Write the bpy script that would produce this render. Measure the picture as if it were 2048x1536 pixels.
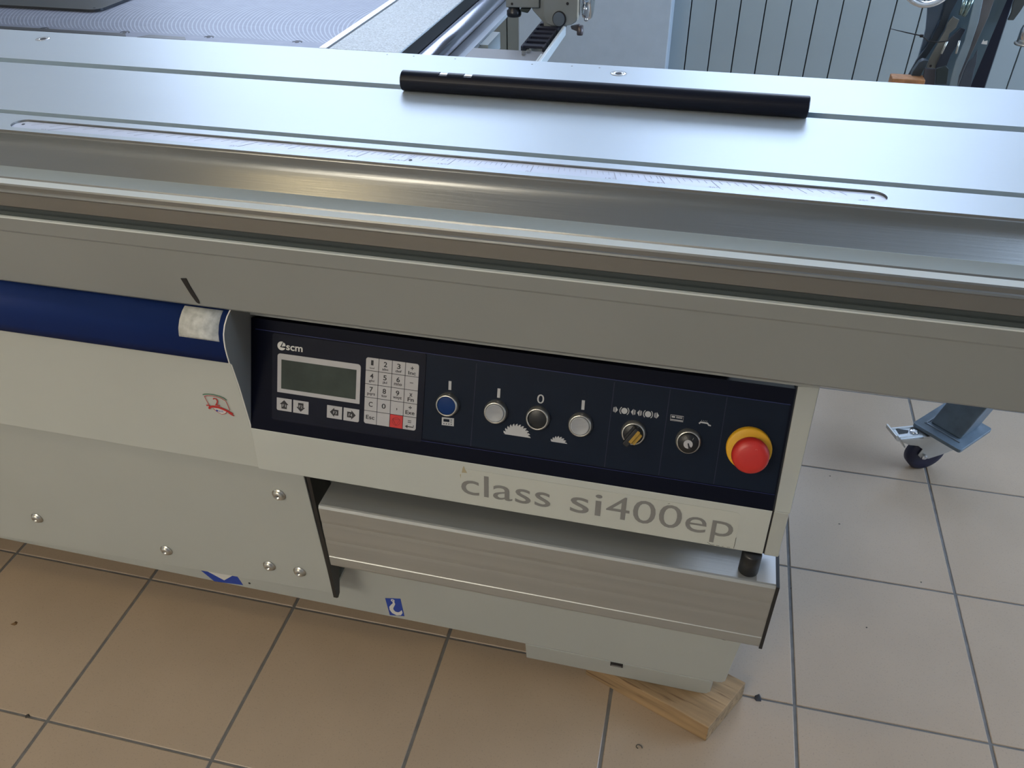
import bpy, bmesh, math, random
from mathutils import Vector, Matrix
random.seed(7)
for o in list(bpy.data.objects): bpy.data.objects.remove(o)
SC = bpy.context.scene
COL = SC.collection
# ------------------------------------------------------------------ camera
cam_d = bpy.data.cameras.new('camera'); cam = bpy.data.objects.new('camera', cam_d); COL.objects.link(cam)
cam_d.sensor_width = 36; cam_d.lens = 28.847; cam_d.clip_start = .02
CAM = Vector((1.2361, -.8261, 1.2584))
right = Vector((.9717, .2357, -.0118)); fwd = Vector((-.1938, .7681, -.6103)).normalized()
down = fwd.cross(right).normalized(); right = down.cross(fwd).normalized()
cam.matrix_world = Matrix.Translation(CAM) @ Matrix((right, -down, -fwd)).transposed().to_4x4()
SC.camera = cam
# ------------------------------------------------------------------ world, exposure
W = bpy.data.worlds.new('world'); SC.world = W; W.use_nodes = True
W.node_tree.nodes['Background'].inputs[0].default_value = (.55, .7, 1, 1)
W.node_tree.nodes['Background'].inputs[1].default_value = .3
vs = SC.view_settings; vs.view_transform = 'Standard'; vs.look = 'None'; vs.gamma = 1; vs.exposure = 0.35
vs.use_curve_mapping = False
def area(name, loc, target, sx, sy, power, col):
    l = bpy.data.lights.new(name, 'AREA'); l.shape = 'RECTANGLE'; l.size = sx; l.size_y = sy; l.energy = power; l.color = col
    o = bpy.data.objects.new(name, l); COL.objects.link(o); o.location = loc
    o.rotation_euler = (Vector(target)-Vector(loc)).to_track_quat('-Z', 'Y').to_euler(); return o
WIN_E, SIDE_E, LAMP_E = 5.1, 11.0, 28.0     # strength of back window, added right-hand fill window, ceiling lamp panes
# ------------------------------------------------------------------ helpers
def M(name, col, rough=.5, metal=0., noise=0., nscale=40., bump=0., bscale=200., stretch=None, rotz=None, spec=.5, coat=0., emit=None, speck=0., speckscale=400., speckcol=(.05,.05,.05)):
    m = bpy.data.materials.new(name); m.use_nodes = True; nt = m.node_tree; b = nt.nodes['Principled BSDF']
    b.inputs['Base Color'].default_value = (*col, 1); b.inputs['Roughness'].default_value = rough; b.inputs['Metallic'].default_value = metal
    b.inputs['Specular IOR Level'].default_value = spec; b.inputs['Coat Weight'].default_value = coat
    tc = nt.nodes.new('ShaderNodeTexCoord'); src = tc.outputs['Object']
    if rotz is not None:
        m0 = nt.nodes.new('ShaderNodeMapping'); m0.inputs['Rotation'].default_value = (0,0,rotz); nt.links.new(src, m0.inputs[0]); src = m0.outputs[0]
    if stretch:
        mp = nt.nodes.new('ShaderNodeMapping'); mp.inputs['Scale'].default_value = stretch; nt.links.new(src, mp.inputs[0]); src = mp.outputs[0]
    last = None
    if noise:
        n = nt.nodes.new('ShaderNodeTexNoise'); n.inputs['Scale'].default_value = nscale; n.inputs['Detail'].default_value = 5; nt.links.new(src, n.inputs[0])
        mr = nt.nodes.new('ShaderNodeMapRange'); mr.inputs[1].default_value = .25; mr.inputs[2].default_value = .75
        mr.inputs[3].default_value = 1-noise; mr.inputs[4].default_value = 1+noise; nt.links.new(n.outputs[0], mr.inputs[0])
        mx = nt.nodes.new('ShaderNodeMix'); mx.data_type = 'RGBA'; mx.blend_type = 'MULTIPLY'; mx.inputs[0].default_value = 1
        mx.inputs[6].default_value = (*col, 1); nt.links.new(mr.outputs[0], mx.inputs[7]); last = mx.outputs[2]
    if speck:
        n2 = nt.nodes.new('ShaderNodeTexNoise'); n2.inputs['Scale'].default_value = speckscale; n2.inputs['Detail'].default_value = 1; nt.links.new(src, n2.inputs[0])
        m2 = nt.nodes.new('ShaderNodeMapRange'); m2.inputs[1].default_value = .62; m2.inputs[2].default_value = .72; m2.inputs[3].default_value = 0; m2.inputs[4].default_value = speck
        nt.links.new(n2.outputs[0], m2.inputs[0])
        mx2 = nt.nodes.new('ShaderNodeMix'); mx2.data_type = 'RGBA'; mx2.inputs[6].default_value = (*col, 1); mx2.inputs[7].default_value = (*speckcol, 1)
        nt.links.new(m2.outputs[0], mx2.inputs[0])
        if last: nt.links.new(last, mx2.inputs[6])
        last = mx2.outputs[2]
    if last: nt.links.new(last, b.inputs['Base Color'])
    if bump:
        n3 = nt.nodes.new('ShaderNodeTexNoise'); n3.inputs['Scale'].default_value = bscale; n3.inputs['Detail'].default_value = 3; nt.links.new(src, n3.inputs[0])
        bp = nt.nodes.new('ShaderNodeBump'); bp.inputs['Strength'].default_value = bump; bp.inputs['Distance'].default_value = .001
        nt.links.new(n3.outputs[0], bp.inputs['Height']); nt.links.new(bp.outputs[0], b.inputs['Normal'])
    if emit:
        b.inputs['Emission Color'].default_value = (*emit[0], 1); b.inputs['Emission Strength'].default_value = emit[1]
    return m
POS = {}
def wpos(p): return POS.get(p.name, Vector()) if p else Vector()
def link(name, bm, mat, parent=None, smooth=False, bevel=0, seg=2, label=None, kind=None, auto=None):
    """mesh given in world coordinates -> one object with its origin at its own base"""
    bmesh.ops.recalc_face_normals(bm, faces=bm.faces)
    xs = [v.co for v in bm.verts]
    lo = Vector((min(v.x for v in xs), min(v.y for v in xs), min(v.z for v in xs))); hi = Vector((max(v.x for v in xs), max(v.y for v in xs), max(v.z for v in xs)))
    c = Vector(((lo.x+hi.x)/2, (lo.y+hi.y)/2, lo.z))
    for v in bm.verts: v.co -= c
    me = bpy.data.meshes.new(name); bm.to_mesh(me); bm.free()
    for mm in (mat if isinstance(mat, (list, tuple)) else [mat]): me.materials.append(mm)
    o = bpy.data.objects.new(name, me); COL.objects.link(o)
    if smooth:
        for p in me.polygons: p.use_smooth = True
    if bevel:
        b = o.modifiers.new('bevel', 'BEVEL'); b.width = bevel; b.segments = seg; b.limit_method = 'ANGLE'; b.angle_limit = math.radians(40)
        for p in me.polygons: p.use_smooth = True
        w = o.modifiers.new('wn', 'WEIGHTED_NORMAL')
    o.location = c - wpos(parent)
    if parent: o.parent = parent
    POS[o.name] = c.copy()
    if label: o['label'] = label
    if kind: o['kind'] = kind
    return o
def thing(name, loc, label, cat, group=None):
    o = bpy.data.objects.new(name, None); COL.objects.link(o); o.location = loc; o.empty_display_size = .05
    o['label'] = label; o['category'] = cat
    if group: o['group'] = group
    POS[o.name] = Vector(loc); return o
def tag(o, label, cat, group=None):
    o['label'] = label; o['category'] = cat
    if group: o['group'] = group
    return o
def box(bm, x0, x1, y0, y1, z0, z1, mi=0):
    v = [bm.verts.new((x, y, z)) for x in (x0, x1) for y in (y0, y1) for z in (z0, z1)]
    for f in ((0,1,3,2),(4,6,7,5),(0,4,5,1),(2,3,7,6),(0,2,6,4),(1,5,7,3)):
        fc = bm.faces.new([v[i] for i in f]); fc.material_index = mi
    return bm
def nb(): return bmesh.new()
def frame(O, X, Y, Z): return Matrix.Translation(Vector(O)) @ Matrix((Vector(X), Vector(Y), Vector(Z))).transposed().to_4x4()
def prism(bm, pts, h0, h1, mx=Matrix(), mi=0):
    """polygon in the xy of mx, from h0 to h1 along its z"""
    a = [bm.verts.new(mx @ Vector((p[0], p[1], h0))) for p in pts]; b = [bm.verts.new(mx @ Vector((p[0], p[1], h1))) for p in pts]
    n = len(pts); fs = []
    for i in range(n): fs.append(bm.faces.new((a[i], a[(i+1) % n], b[(i+1) % n], b[i])))
    fs.append(bm.faces.new(b)); fs.append(bm.faces.new(a[::-1]))
    for f in fs: f.material_index = mi
    return bm
def profx(bm, yz, x0, x1, mi=0):
    """closed (y, z) outline swept along x"""
    return prism(bm, yz, x0, x1, frame((0,0,0), (0,1,0), (0,0,1), (1,0,0)), mi)
def lathe(bm, prof, mx, n=32, mi=0):
    """prof (r, h) swept round the z of mx; r=0 closes"""
    rings = []
    for r, h in prof:
        if r <= 1e-7: rings.append([bm.verts.new(mx @ Vector((0, 0, h)))])
        else: rings.append([bm.verts.new(mx @ Vector((r*math.cos(t*2*math.pi/n), r*math.sin(t*2*math.pi/n), h))) for t in range(n)])
    for a, b in zip(rings, rings[1:]):
        for i in range(n):
            j = (i+1) % n
            if len(a) == 1 and len(b) == 1: continue
            if len(a) == 1: f = bm.faces.new((a[0], b[j], b[i]))
            elif len(b) == 1: f = bm.faces.new((a[i], a[j], b[0]))
            else: f = bm.faces.new((a[i], a[j], b[j], b[i]))
            f.material_index = mi
    return bm
def tube(bm, pts, r, n=10, cap=True):
    pts = [Vector(p) for p in pts]; rings = []; up = None
    for i, p in enumerate(pts):
        t = (pts[min(i+1, len(pts)-1)]-pts[max(i-1, 0)]).normalized()
        if up is None: up = t.orthogonal().normalized()
        s = t.cross(up).normalized(); up = s.cross(t).normalized(); rr = r[i] if isinstance(r, (list, tuple)) else r
        rings.append([bm.verts.new(p + rr*(math.cos(2*math.pi*k/n)*up + math.sin(2*math.pi*k/n)*s)) for k in range(n)])
    for a, b in zip(rings, rings[1:]):
        for k in range(n): bm.faces.new((a[k], a[(k+1) % n], b[(k+1) % n], b[k]))
    if cap: bm.faces.new(rings[0][::-1]); bm.faces.new(rings[-1])
    return bm
def rrect(x0, x1, y0, y1, r, n=5):
    rs = r if isinstance(r, (list, tuple)) else (r,)*4   # order: x0y0, x1y0, x1y1, x0y1
    out = []
    for (cx, cy, sx, sy, a0), q in zip(((x0,y0,1,1,180),(x1,y0,-1,1,270),(x1,y1,-1,-1,0),(x0,y1,1,-1,90)), rs):
        if q <= 0: out.append((cx, cy)); continue
        for k in range(n+1):
            a = math.radians(a0+90*k/n); out.append((cx+sx*q+q*math.cos(a), cy+sy*q+q*math.sin(a)))
    return out
def circ(cx, cy, r, n=24, a0=0, a1=360):
    return [(cx+r*math.cos(math.radians(a0+(a1-a0)*k/n)), cy+r*math.sin(math.radians(a0+(a1-a0)*k/n))) for k in range(n+(a1-a0 < 360))]
def text_into(bm, s, x0, x1, y0, y1, mx, h=.0002, thin=0., italic=0., hh=None):
    """lettering scaled into the box x0..x1, y0..y1 of frame mx (y up); x1 None keeps the aspect; raised h"""
    cu = bpy.data.curves.new('t', 'FONT'); cu.body = s; cu.size = 1; cu.offset = thin; cu.shear = italic; cu.resolution_u = 4
    o = bpy.data.objects.new('t', cu); COL.objects.link(o)
    dg = bpy.context.evaluated_depsgraph_get(); me = bpy.data.meshes.new_from_object(o.evaluated_get(dg))
    bpy.data.objects.remove(o); bpy.data.curves.remove(cu)
    xs = [v.co.x for v in me.vertices]; ys = [v.co.y for v in me.vertices]
    ax, bx, ay, by = min(xs), max(xs), min(ys), max(ys); sy = (y1-y0)/(by-ay); sx = sy if x1 is None else (x1-x0)/(bx-ax)
    base = len(bm.verts); bm.verts.ensure_lookup_table()
    vs_ = [bm.verts.new(mx @ Vector((x0+(v.co.x-ax)*sx, y0+(v.co.y-ay)*sy, h))) for v in me.vertices]
    for p in me.polygons:
        try: bm.faces.new([vs_[i] for i in p.vertices])
        except ValueError: pass
    bpy.data.meshes.remove(me); return bm
def cut(o, cutter_bm):
    me = bpy.data.meshes.new('c'); bmesh.ops.recalc_face_normals(cutter_bm, faces=cutter_bm.faces); cutter_bm.to_mesh(me); cutter_bm.free()
    c = bpy.data.objects.new('c', me); COL.objects.link(c)
    md = o.modifiers.new('b', 'BOOLEAN'); md.operation = 'DIFFERENCE'; md.object = c; md.solver = 'EXACT'
    bpy.context.view_layer.update()
    dg = bpy.context.evaluated_depsgraph_get(); nm = bpy.data.meshes.new_from_object(o.evaluated_get(dg))
    o.modifiers.remove(md); o.data = nm; bpy.data.objects.remove(c)
CY = -.8261; CZ = 1.2584
# ------------------------------------------------------------------ materials
anod = M('anodised_aluminium', (.485,.545,.59), .46, .5, noise=.03, nscale=6, bump=.05, bscale=300, stretch=(.05,1,1))
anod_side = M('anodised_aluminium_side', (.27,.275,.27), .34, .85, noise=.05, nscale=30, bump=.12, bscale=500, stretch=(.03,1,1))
alu_rail = M('brushed_rail_aluminium', (.42,.43,.42), .42, .7, noise=.05, nscale=60, bump=.1, bscale=400, stretch=(.03,1,1))
cream = M('cream_enamel', (.465,.49,.465), .45, 0, noise=.02, nscale=8, bump=.08, bscale=900)
cream_dk = M('light_grey_enamel', (.395,.415,.395), .45, 0, noise=.02, nscale=8, bump=.08, bscale=900)
beamgrey = M('beam_enamel', (.262,.275,.270), .42, .2, noise=.04, nscale=5, bump=.05, bscale=900)
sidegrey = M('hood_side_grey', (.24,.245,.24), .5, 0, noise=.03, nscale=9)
navy = M('navy_enamel', (.006,.020,.095), .4, 0, noise=.05, nscale=12, spec=.22)
navy_dk = M('navy_gloss_film', (.0012,.002,.009), .28, 0, spec=.15)
slotm = M('slot_grey', (.32,.40,.45), .55, .2)
glint = M('edge_glint', (.66,.71,.71), .5, .15)  # paler colour carries the window's reflection on chamfer and beam edge
teal = M('ledge_aluminium', (.42,.47,.47), .5, .3)
navy_zone = M('navy_zone_film', (.0035,.0085,.021), .4, 0, noise=.08, nscale=60, spec=.18)
navy_blade = M('navy_keypad_film', (.0055,.007,.017), .36, 0, noise=.1, nscale=40, spec=.2)
black = M('black_plastic', (.008,.009,.011), .4)
blackgap = M('black_rubber', (.012,.016,.018), .7)
seal = M('dark_guide_strip', (.055,.068,.070), .5, .2)
chrome = M('chrome', (.75,.77,.8), .14, 1)
satin = M('satin_chrome', (.55,.54,.5), .3, .9)
steel = M('steel', (.35,.36,.38), .3, .9, noise=.1, nscale=20)
white_ink = M('light_grey_print', (.42,.43,.45), .5)
black_ink = M('black_print', (.01,.01,.015), .5)
grey_ink = M('grey_print', (.20,.20,.195), .5)
keymat = M('key_grey', (.40,.40,.42), .45, noise=.03, nscale=80)
red = M('red_plastic', (.50,.022,.016), .38, noise=.03, nscale=60)
redkey = M('red_key', (.50,.025,.025), .4)
redink = M('red_print', (.45,.02,.02), .5); greenink = M('green_print', (.03,.16,.09), .5); blueink = M('blue_print', (.01,.05,.35), .45)
whiteink = M('white_print', (.62,.62,.6), .5)
yellow = M('yellow_plastic', (.70,.38,.015), .45)
# ------------------------------------------------------------------ room
dyaw = -.0083; TS = .30
ei = Vector((math.cos(dyaw), -math.sin(dyaw), 0))*TS; ej = Vector((math.sin(dyaw), math.cos(dyaw), 0))*TS
tile_m = M('beige_porcelain_tile', (.355,.272,.195), .38, 0, noise=.05, nscale=7, bump=.06, bscale=120, speck=.35, speckscale=380, speckcol=(.16,.13,.11))
grout = M('grey_grout', (.13,.125,.12), .8, 0, noise=.25, nscale=50)
RX0, RX1, RY0, RY1, RH = -2.4, 4.6, -3.4, 2.774, 3.0
floor = link('floor', box(nb(), RX0, RX1, RY0, RY1, -.06, -.0015), grout, kind='structure')
def tile_bm(i, j, gx=.0028, gy=.0018):
    bm = nb(); c = ei*(i+.5)+ej*(j+.5); ux = ei/2-ei.normalized()*gx; uy = ej/2-ej.normalized()*gy
    m = .0012; top = [c+a*ux+b*uy for a, b in ((-1,-1),(1,-1),(1,1),(-1,1))]; 
    inn = [c+a*(ux-ei.normalized()*m)+b*(uy-ej.normalized()*m) for a, b in ((-1,-1),(1,-1),(1,1),(-1,1))]
    v0 = [bm.verts.new(p+Vector((0,0,-.008))) for p in top]; v1 = [bm.verts.new(p+Vector((0,0,-.0008))) for p in top]; v2 = [bm.verts.new(p) for p in inn]
    for a, b in ((v0, v1), (v1, v2)):
        for k in range(4): bm.faces.new((a[k], a[(k+1)%4], b[(k+1)%4], b[k]))
    bm.faces.new(v2); return bm
first = None; rest = nb()
for j in range(-11, 9):
    for i in range(-8, 15):
        c = ei*(i+.5)+ej*(j+.5)
        if not (RX0+.16 < c.x < RX1-.16 and RY0+.16 < c.y < RY1-.16): continue
        if -3 <= i <= 10 and -5 <= j <= 7:
            if first is None: first = link('tile', tile_bm(i, j), tile_m, floor); fc = c
            else:
                t = first.copy(); t.name = 'tile'; COL.objects.link(t); t.location = first.location + (c-fc)
        else:
            b = tile_bm(i, j); me = bpy.data.meshes.new('x'); b.to_mesh(me); b.free(); rest.from_mesh(me); bpy.data.meshes.remove(me)
link('tile_field', rest, tile_m, floor, kind='stuff')
plaster = M('bluish_plaster', (.43,.50,.57), .8, 0, noise=.04, nscale=20, bump=.25, bscale=150)
pvc = M('grey_white_cladding', (.31,.365,.385), .5, 0, noise=.03, nscale=5)
wallm = M('off_white_paint', (.50,.49,.46), .9, 0, noise=.03, nscale=6)
ceilm = M('ceiling_paint', (.5,.5,.5), .9)
# back wall with a window opening above the cladding
WX0, WX1, WZ0, WZ1 = -1.5, 2.4, 1.56, 2.85
bm = nb()
box(bm, RX0-.12, WX0, RY1, RY1+.2, 0, RH); box(bm, WX1, RX1+.12, RY1, RY1+.2, 0, RH)
box(bm, WX0, WX1, RY1, RY1+.2, 0, WZ0); box(bm, WX0, WX1, RY1, RY1+.2, WZ1, RH)
wb = link('wall_back', bm, wallm, kind='structure')
link('wall_left', box(nb(), RX0-.12, RX0, RY0, RY1, 0, RH), wallm, kind='structure')
link('wall_right', box(nb(), RX1, RX1+.12, RY0, RY1, 0, RH), wallm, kind='structure')
link('wall_front', box(nb(), RX0-.12, RX1+.12, RY0-.12, RY0, 0, RH), wallm, kind='structure')
link('ceiling', box(nb(), RX0-.12, RX1+.12, RY0-.12, RY1+.2, RH, RH+.1), ceilm, kind='structure')
# vertical cladding panels, 94 mm pitch
D = 3.6; x0 = CAM.x + D*(-.0396); px = D*.0264; gap = .0022; groove_m = M('groove_black', (.02,.025,.03), .8)
link('trim_1', box(nb(), RX0+.01, RX1-.01, RY1-.004, RY1, .02, 1.55), groove_m, kind='structure')
proto = None
for k in range(-38, 36):
    a, b = x0+k*px+gap, x0+(k+1)*px-gap
    if a < RX0+.02 or b > RX1-.02: continue
    if proto is None:
        proto = link('panel', box(nb(), a, b, RY1-.018, RY1-.004, .03, 1.5), pvc, wb, bevel=.0012, seg=1); ka = a
    else:
        t = proto.copy(); t.name = 'panel'; COL.objects.link(t); t.location = proto.location + Vector((a-ka, 0, 0))
# plastered pier in front of the cladding
pd = 3.42
link('trim_2', box(nb(), CAM.x-.2385*pd, CAM.x-.0610*pd, CY+pd, RY1-.0185, 0, 2.99), plaster, kind='structure', bevel=.006)
# window: frame, mullion, bright daylit panes
fm = M('white_window_frame', (.7,.7,.7), .4); pane = M('daylit_glass', (.6,.75,1), .1, emit=((.67,.79,1.0), WIN_E))
w = link('window_1', box(box(box(box(box(nb(), WX0, WX1, RY1+.05, RY1+.11, WZ0, WZ0+.05), WX0, WX1, RY1+.05, RY1+.11, WZ1-.05, WZ1), WX0, WX0+.05, RY1+.05, RY1+.11, WZ0, WZ1), WX1-.05, WX1, RY1+.05, RY1+.11, WZ0, WZ1), -.02, .02, RY1+.05, RY1+.11, WZ0, WZ1), fm, kind='structure')
for a, b in ((WX0+.05, -.02), (.02, WX1-.05)):
    link('pane', box(nb(), a, b, RY1+.075, RY1+.085, WZ0+.05, WZ1-.05), pane, w)
# unseen glowing window added on the right wall, lights floor and back wall
pane2 = M('fill_glass_side', (.6,.75,1), .1, emit=((.56,.74,1.0), SIDE_E))
w2 = link('fill_window', box(box(box(box(nb(), RX1-.03, RX1-.001, -.3, 2.0, .95, 1.0), RX1-.03, RX1-.001, -.3, 2.0, 2.4, 2.45), RX1-.03, RX1-.001, -.3, -.25, .95, 2.45), RX1-.03, RX1-.001, 1.95, 2.0, .95, 2.45), fm, kind='structure')
link('pane', box(nb(), RX1-.02, RX1-.012, -.25, 1.95, 1.0, 2.4), pane2, w2)
# warm ceiling lamp behind the camera
lampm = M('warm_diffuser', (1,.9,.75), .5, emit=((1.0,.905,.74), LAMP_E))
lt = thing('ceiling_lamp', (-.3, -2.9, RH-.08), 'warm white rectangular lamp fixed to the ceiling behind the viewer', 'lamp')
link('housing', box(nb(), -1.1, .5, -3.1, -2.7, RH-.05, RH-.001), fm, lt)
link('diffuser', box(nb(), -1.08, .48, -3.08, -2.72, RH-.08, RH-.0505), lampm, lt)
lt2 = thing('ceiling_spotlight', (-.45, -1.0, RH-.06), 'small warm yellow lamp fixed to the ceiling above the viewer', 'lamp')
link('housing', box(nb(), -.72, -.18, -1.10, -.90, RH-.03, RH-.001), fm, lt2)
link('diffuser', box(nb(), -.70, -.20, -1.09, -.91, RH-.06, RH-.0305), M('yellow_diffuser', (1,.9,.7), .5, emit=((1.0,.78,.42), 22)), lt2)
# ------------------------------------------------------------------ panel saw: body
XL, XR = -1.0, 2.7
saw = thing('panel_saw', (.6, .3, 0), 'large cream and navy panel saw with a keypad and push buttons on its tilted panel', 'machine')
# static beam under the sliding table
link('support_beam', profx(nb(), [(-.078,.8160),(-.0842,.8160),(-.0842,.799),(-.0832,.7965),(-.0832,.7235),(-.081,.7205),(.15,.7205),(.15,.80),(-.06,.80),(-.06,.81),(-.070,.8160)], XL, XR), beamgrey, saw, label='long grey enamelled support beam')
link('guide_strip', profx(nb(), [(-.0595,.8005),(.10,.8005),(.10,.8290),(-.0775,.8290),(-.0775,.8238),(-.0800,.8230),(-.0800,.8182),(-.0695,.8170)], XL, XR), seal, saw, label='dark recessed guide strip between beam and sliding table')
link('beam_highlight', box(nb(), XL, XR, -.0842, -.0802, .8161, .8178), glint, saw)  # pale strip added to draw the bright line along the beam's top edge
bm = prism(nb(), [(.6384,.7598),(.6461,.7607),(.6485,.7500),(.6518,.7400),(.6549,.7300),(.6549,.7262),(.6530,.7262),(.6506,.7282),(.6460,.7380),(.6425,.7480)], .0834, .0842, frame((0,0,0), (1,0,0), (0,0,1), (0,-1,0)))
link('tape_mark', bm, black, saw, label='short black strip stuck on the beam')
# machine body and base
body_m = M('body_grey', (.22,.22,.21), .6)
bm = nb(); box(bm, -1.0, 1.30, .03, .80, .11, .7190)
link('unseen_cabinet', bm, body_m, saw)  # unseen body, put in behind to block light under the table
bp = [(XL,.0917),(1.362,.0917),(1.370,.0935),(1.3745,.0985),(1.384,.20),(1.384,.44),(XL,.44)]
FB = frame((0,0,0), (1,0,0), (0,0,1), (0,-1,0))
base = link('base_plate', prism(nb(), bp, -.028, .0361, FB), cream_dk, saw, bevel=.002, label='lower base plate of grey-cream enamel')
bm = prism(nb(), [(1.0524,.0905),(1.0524,.0405),(1.34,.0405),(1.352,.043),(1.357,.052),(1.357,.0905)], -.06, .0358, FB)
for v in bm.verts:
    if v.co.y < 0: v.co.y += .0085*(.0905-v.co.z)/.05
foot = link('base_foot', bm, cream_dk, saw, bevel=.0015, label='low foot of the base resting on the wood block')
bm = box(nb(), 1.1943, 1.2145, -.0362, -.0340, .0795, .0895); link('slot', bm, black, foot)
bm = box(nb(), 1.1960, 1.2130, -.0366, -.0363, .0805, .0835); link('slot_lip', bm, steel, foot)
# hook sticker
st = link('hook_sticker', prism(nb(), [(.8129,.1413),(.8405,.1478),(.8430,.1020),(.8164,.0972)], .0362, .0366, FB), blueink, base, label='small blue sticker with a white lifting hook')
hk = []
import itertools
def ribbon(bm, pts, w, mx, h0, h1):
    """flat stroke of width w (or list) along pts in frame mx"""
    L, R = [], []
    for i, p in enumerate(pts):
        a = Vector(pts[max(i-1,0)]); b = Vector(pts[min(i+1,len(pts)-1)]); d = (b-a).normalized(); n = Vector((-d.y, d.x)); ww = (w[i] if isinstance(w, (list,tuple)) else w)/2
        L.append((p[0]+n.x*ww, p[1]+n.y*ww)); R.append((p[0]-n.x*ww, p[1]-n.y*ww))
    return prism(bm, L+R[::-1], h0, h1, mx)
def arc(cx, cy, r, a0, a1, n=12): return [(cx+r*math.cos(math.radians(a0+(a1-a0)*k/n)), cy+r*math.sin(math.radians(a0+(a1-a0)*k/n))) for k in range(n+1)]
bm = nb()
prism(bm, circ(.8262,.1395,.0034,14), .0367, .0369, FB); 
ribbon(bm, [(.8272,.1365),(.8275,.1310),(.8245,.1255),(.8215,.1195),(.8215,.1130),(.8245,.1075),(.8295,.1052),(.8350,.1065),(.8385,.1115),(.8398,.1170)], [.003,.0045,.006,.007,.0075,.0085,.009,.0075,.005,.0008], FB, .0367, .0369)
link('hook_print', bm, whiteink, base)
bm = nb(); prism(bm, circ(.8262,.1397,.0012,10), .0370, .0371, FB); link('hook_eye', bm, blueink, base)
bm = prism(nb(), [(.4640,.1162),(.5355,.1195),(.5415,.0985),(.4840,.0925)], .0362, .0366, FB); link('blue_sticker', bm, blueink, base, label='blue sticker half hidden under the bolted panel')
bm = prism(nb(), [(.4745,.120),(.5260,.120),(.5060,.1020)], .0367, .0370, FB); link('arrow_print', bm, whiteink, base)
bm = prism(nb(), circ(.5560,.1072,.0022,12), .0362, .0366, FB); link('hole', bm, black, base)
# lower bolted panel
FL = FB
yl = .0880
lp = link('bolted_panel', prism(nb(), [(XL,.1314),(.7513,.2001),(.7465,.462),(XL,.462)], yl-.004, yl, FL), cream_dk, saw, bevel=.0008, label='flat grey-cream lower panel held by button-head bolts')
link('bolted_panel_lip', prism(nb(), [(XL,.1314),(.7513,.2001),(.7508,.204),(XL,.1354)], yl-.05, yl-.0045, FL), cream_dk, lp)
for bx, bz in ((.6994,.4103),(.6484,.2400),(.7008,.2399),(.4614,.2280),(.2230,.2474)):
    mx = frame((bx, -yl, bz), (1,0,0), (0,0,1), (0,-1,0)); bm = nb()
    lathe(bm, [(0,.0005),(.0105,.0005),(.0105,.0014),(.0086,.0016),(.0084,.0035),(.007,.0052),(.0046,.0062),(.0034,.0063),(.0034,.0030),(0,.0028)], mx, 24)
    b = link('bolt', bm, satin, lp, smooth=True, auto=1)
    link('hex_socket', prism(nb(), circ(0,0,.0029,6), .0031, .0034, mx), black, lp)
bm = profx(nb(), [(-.0905,.462),(-.0905,.1935),(-.0860,.1895),(-.0790,.1935),(-.0400,.318),(-.0400,.462)], .7518, .7575)
br = link('black_bracket', bm, black, saw)
bm = nb(); lathe(bm, [(0,0),(.006,0),(.006,.003),(.004,.005),(0,.005)], frame((.7578,-.058,.296), (0,1,0), (0,0,1), (1,0,0)), 16); link('bracket_bolt', bm, satin, br, smooth=True)
# dark recess behind the rail
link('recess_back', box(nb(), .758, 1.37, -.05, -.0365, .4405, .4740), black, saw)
# extruded rail
rp = [(-.1261,.4400),(-.1240,.4436),(-.1215,.4442),(-.050,.4442),(-.050,.3195),(-.1215,.3195),(-.1255,.3215),(-.1261,.325),(-.1261,.3400),(-.1250,.3412),(-.1261,.3424),(-.1261,.3700),(-.1256,.3760),(-.1261,.3840),(-.1261,.4050),(-.1255,.4110),(-.1261,.4170)]
rail = link('extruded_rail', profx(nb(), rp, .783, 1.3893), alu_rail, saw, label='wide brushed aluminium rail')
link('end_cap', profx(nb(), [(-.1268,.319),(-.1268,.4448),(-.0495,.4448),(-.0495,.319)], 1.3893, 1.3935), black, rail)
link('bright_land', box(nb(), 1.366, 1.389, -.122, -.055, .4443, .4447), M('pale_aluminium', (.7,.73,.76), .3, .6), rail)
bm = lathe(nb(), [(0,0),(.0122,0),(.0122,.030),(.0105,.033),(0,.033)], frame((1.3555,-.106,.4445), (1,0,0), (0,1,0), (0,0,1)), 28); link('post', bm, black, rail, smooth=True, bevel=0)
bm = lathe(nb(), [(0,-.006),(.010,-.006),(.011,0),(0,0)], frame((1.345,-.110,.3194), (1,0,0), (0,1,0), (0,0,1)), 24); link('stud', bm, black, rail)
# ------------------------------------------------------------------ hood on the left
hp = [(.7462,.7198),(.7364,.7159),(.7271,.7090),(.7210,.7005),(.7185,.6930),(.7169,.6830),(.7165,.6720),(.7168,.6597)]
hp2 = [(.7180,.6590),(.7205,.6555),(.7230,.6200),(.7255,.5514),(.7245,.4734)]
YZ = lambda l: [(CY+a, z) for a, z in l]
XH = .6918
top = YZ(hp); 
hood = link('hood', profx(nb(), YZ([(.7177,.6596),(.7200,.6552),(.7232,.6180),(.7257,.5514),(.7245,.4740),(.7262,.4734)]) + [(CY+.80,.4734),(CY+.80,.6596)], XL, XH), cream, saw, bevel=.0012, seg=2, label='cream hood left of the control panel')
navytop = link('hood_top', profx(nb(), top + [(CY+.80,.6597),(CY+.80,.7198)], XL, XH), navy, saw, smooth=False, label='rounded navy top band of the hood')
for p in navytop.data.polygons: p.use_smooth = abs(p.normal.x) < .5 and p.normal.y < -.05
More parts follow.
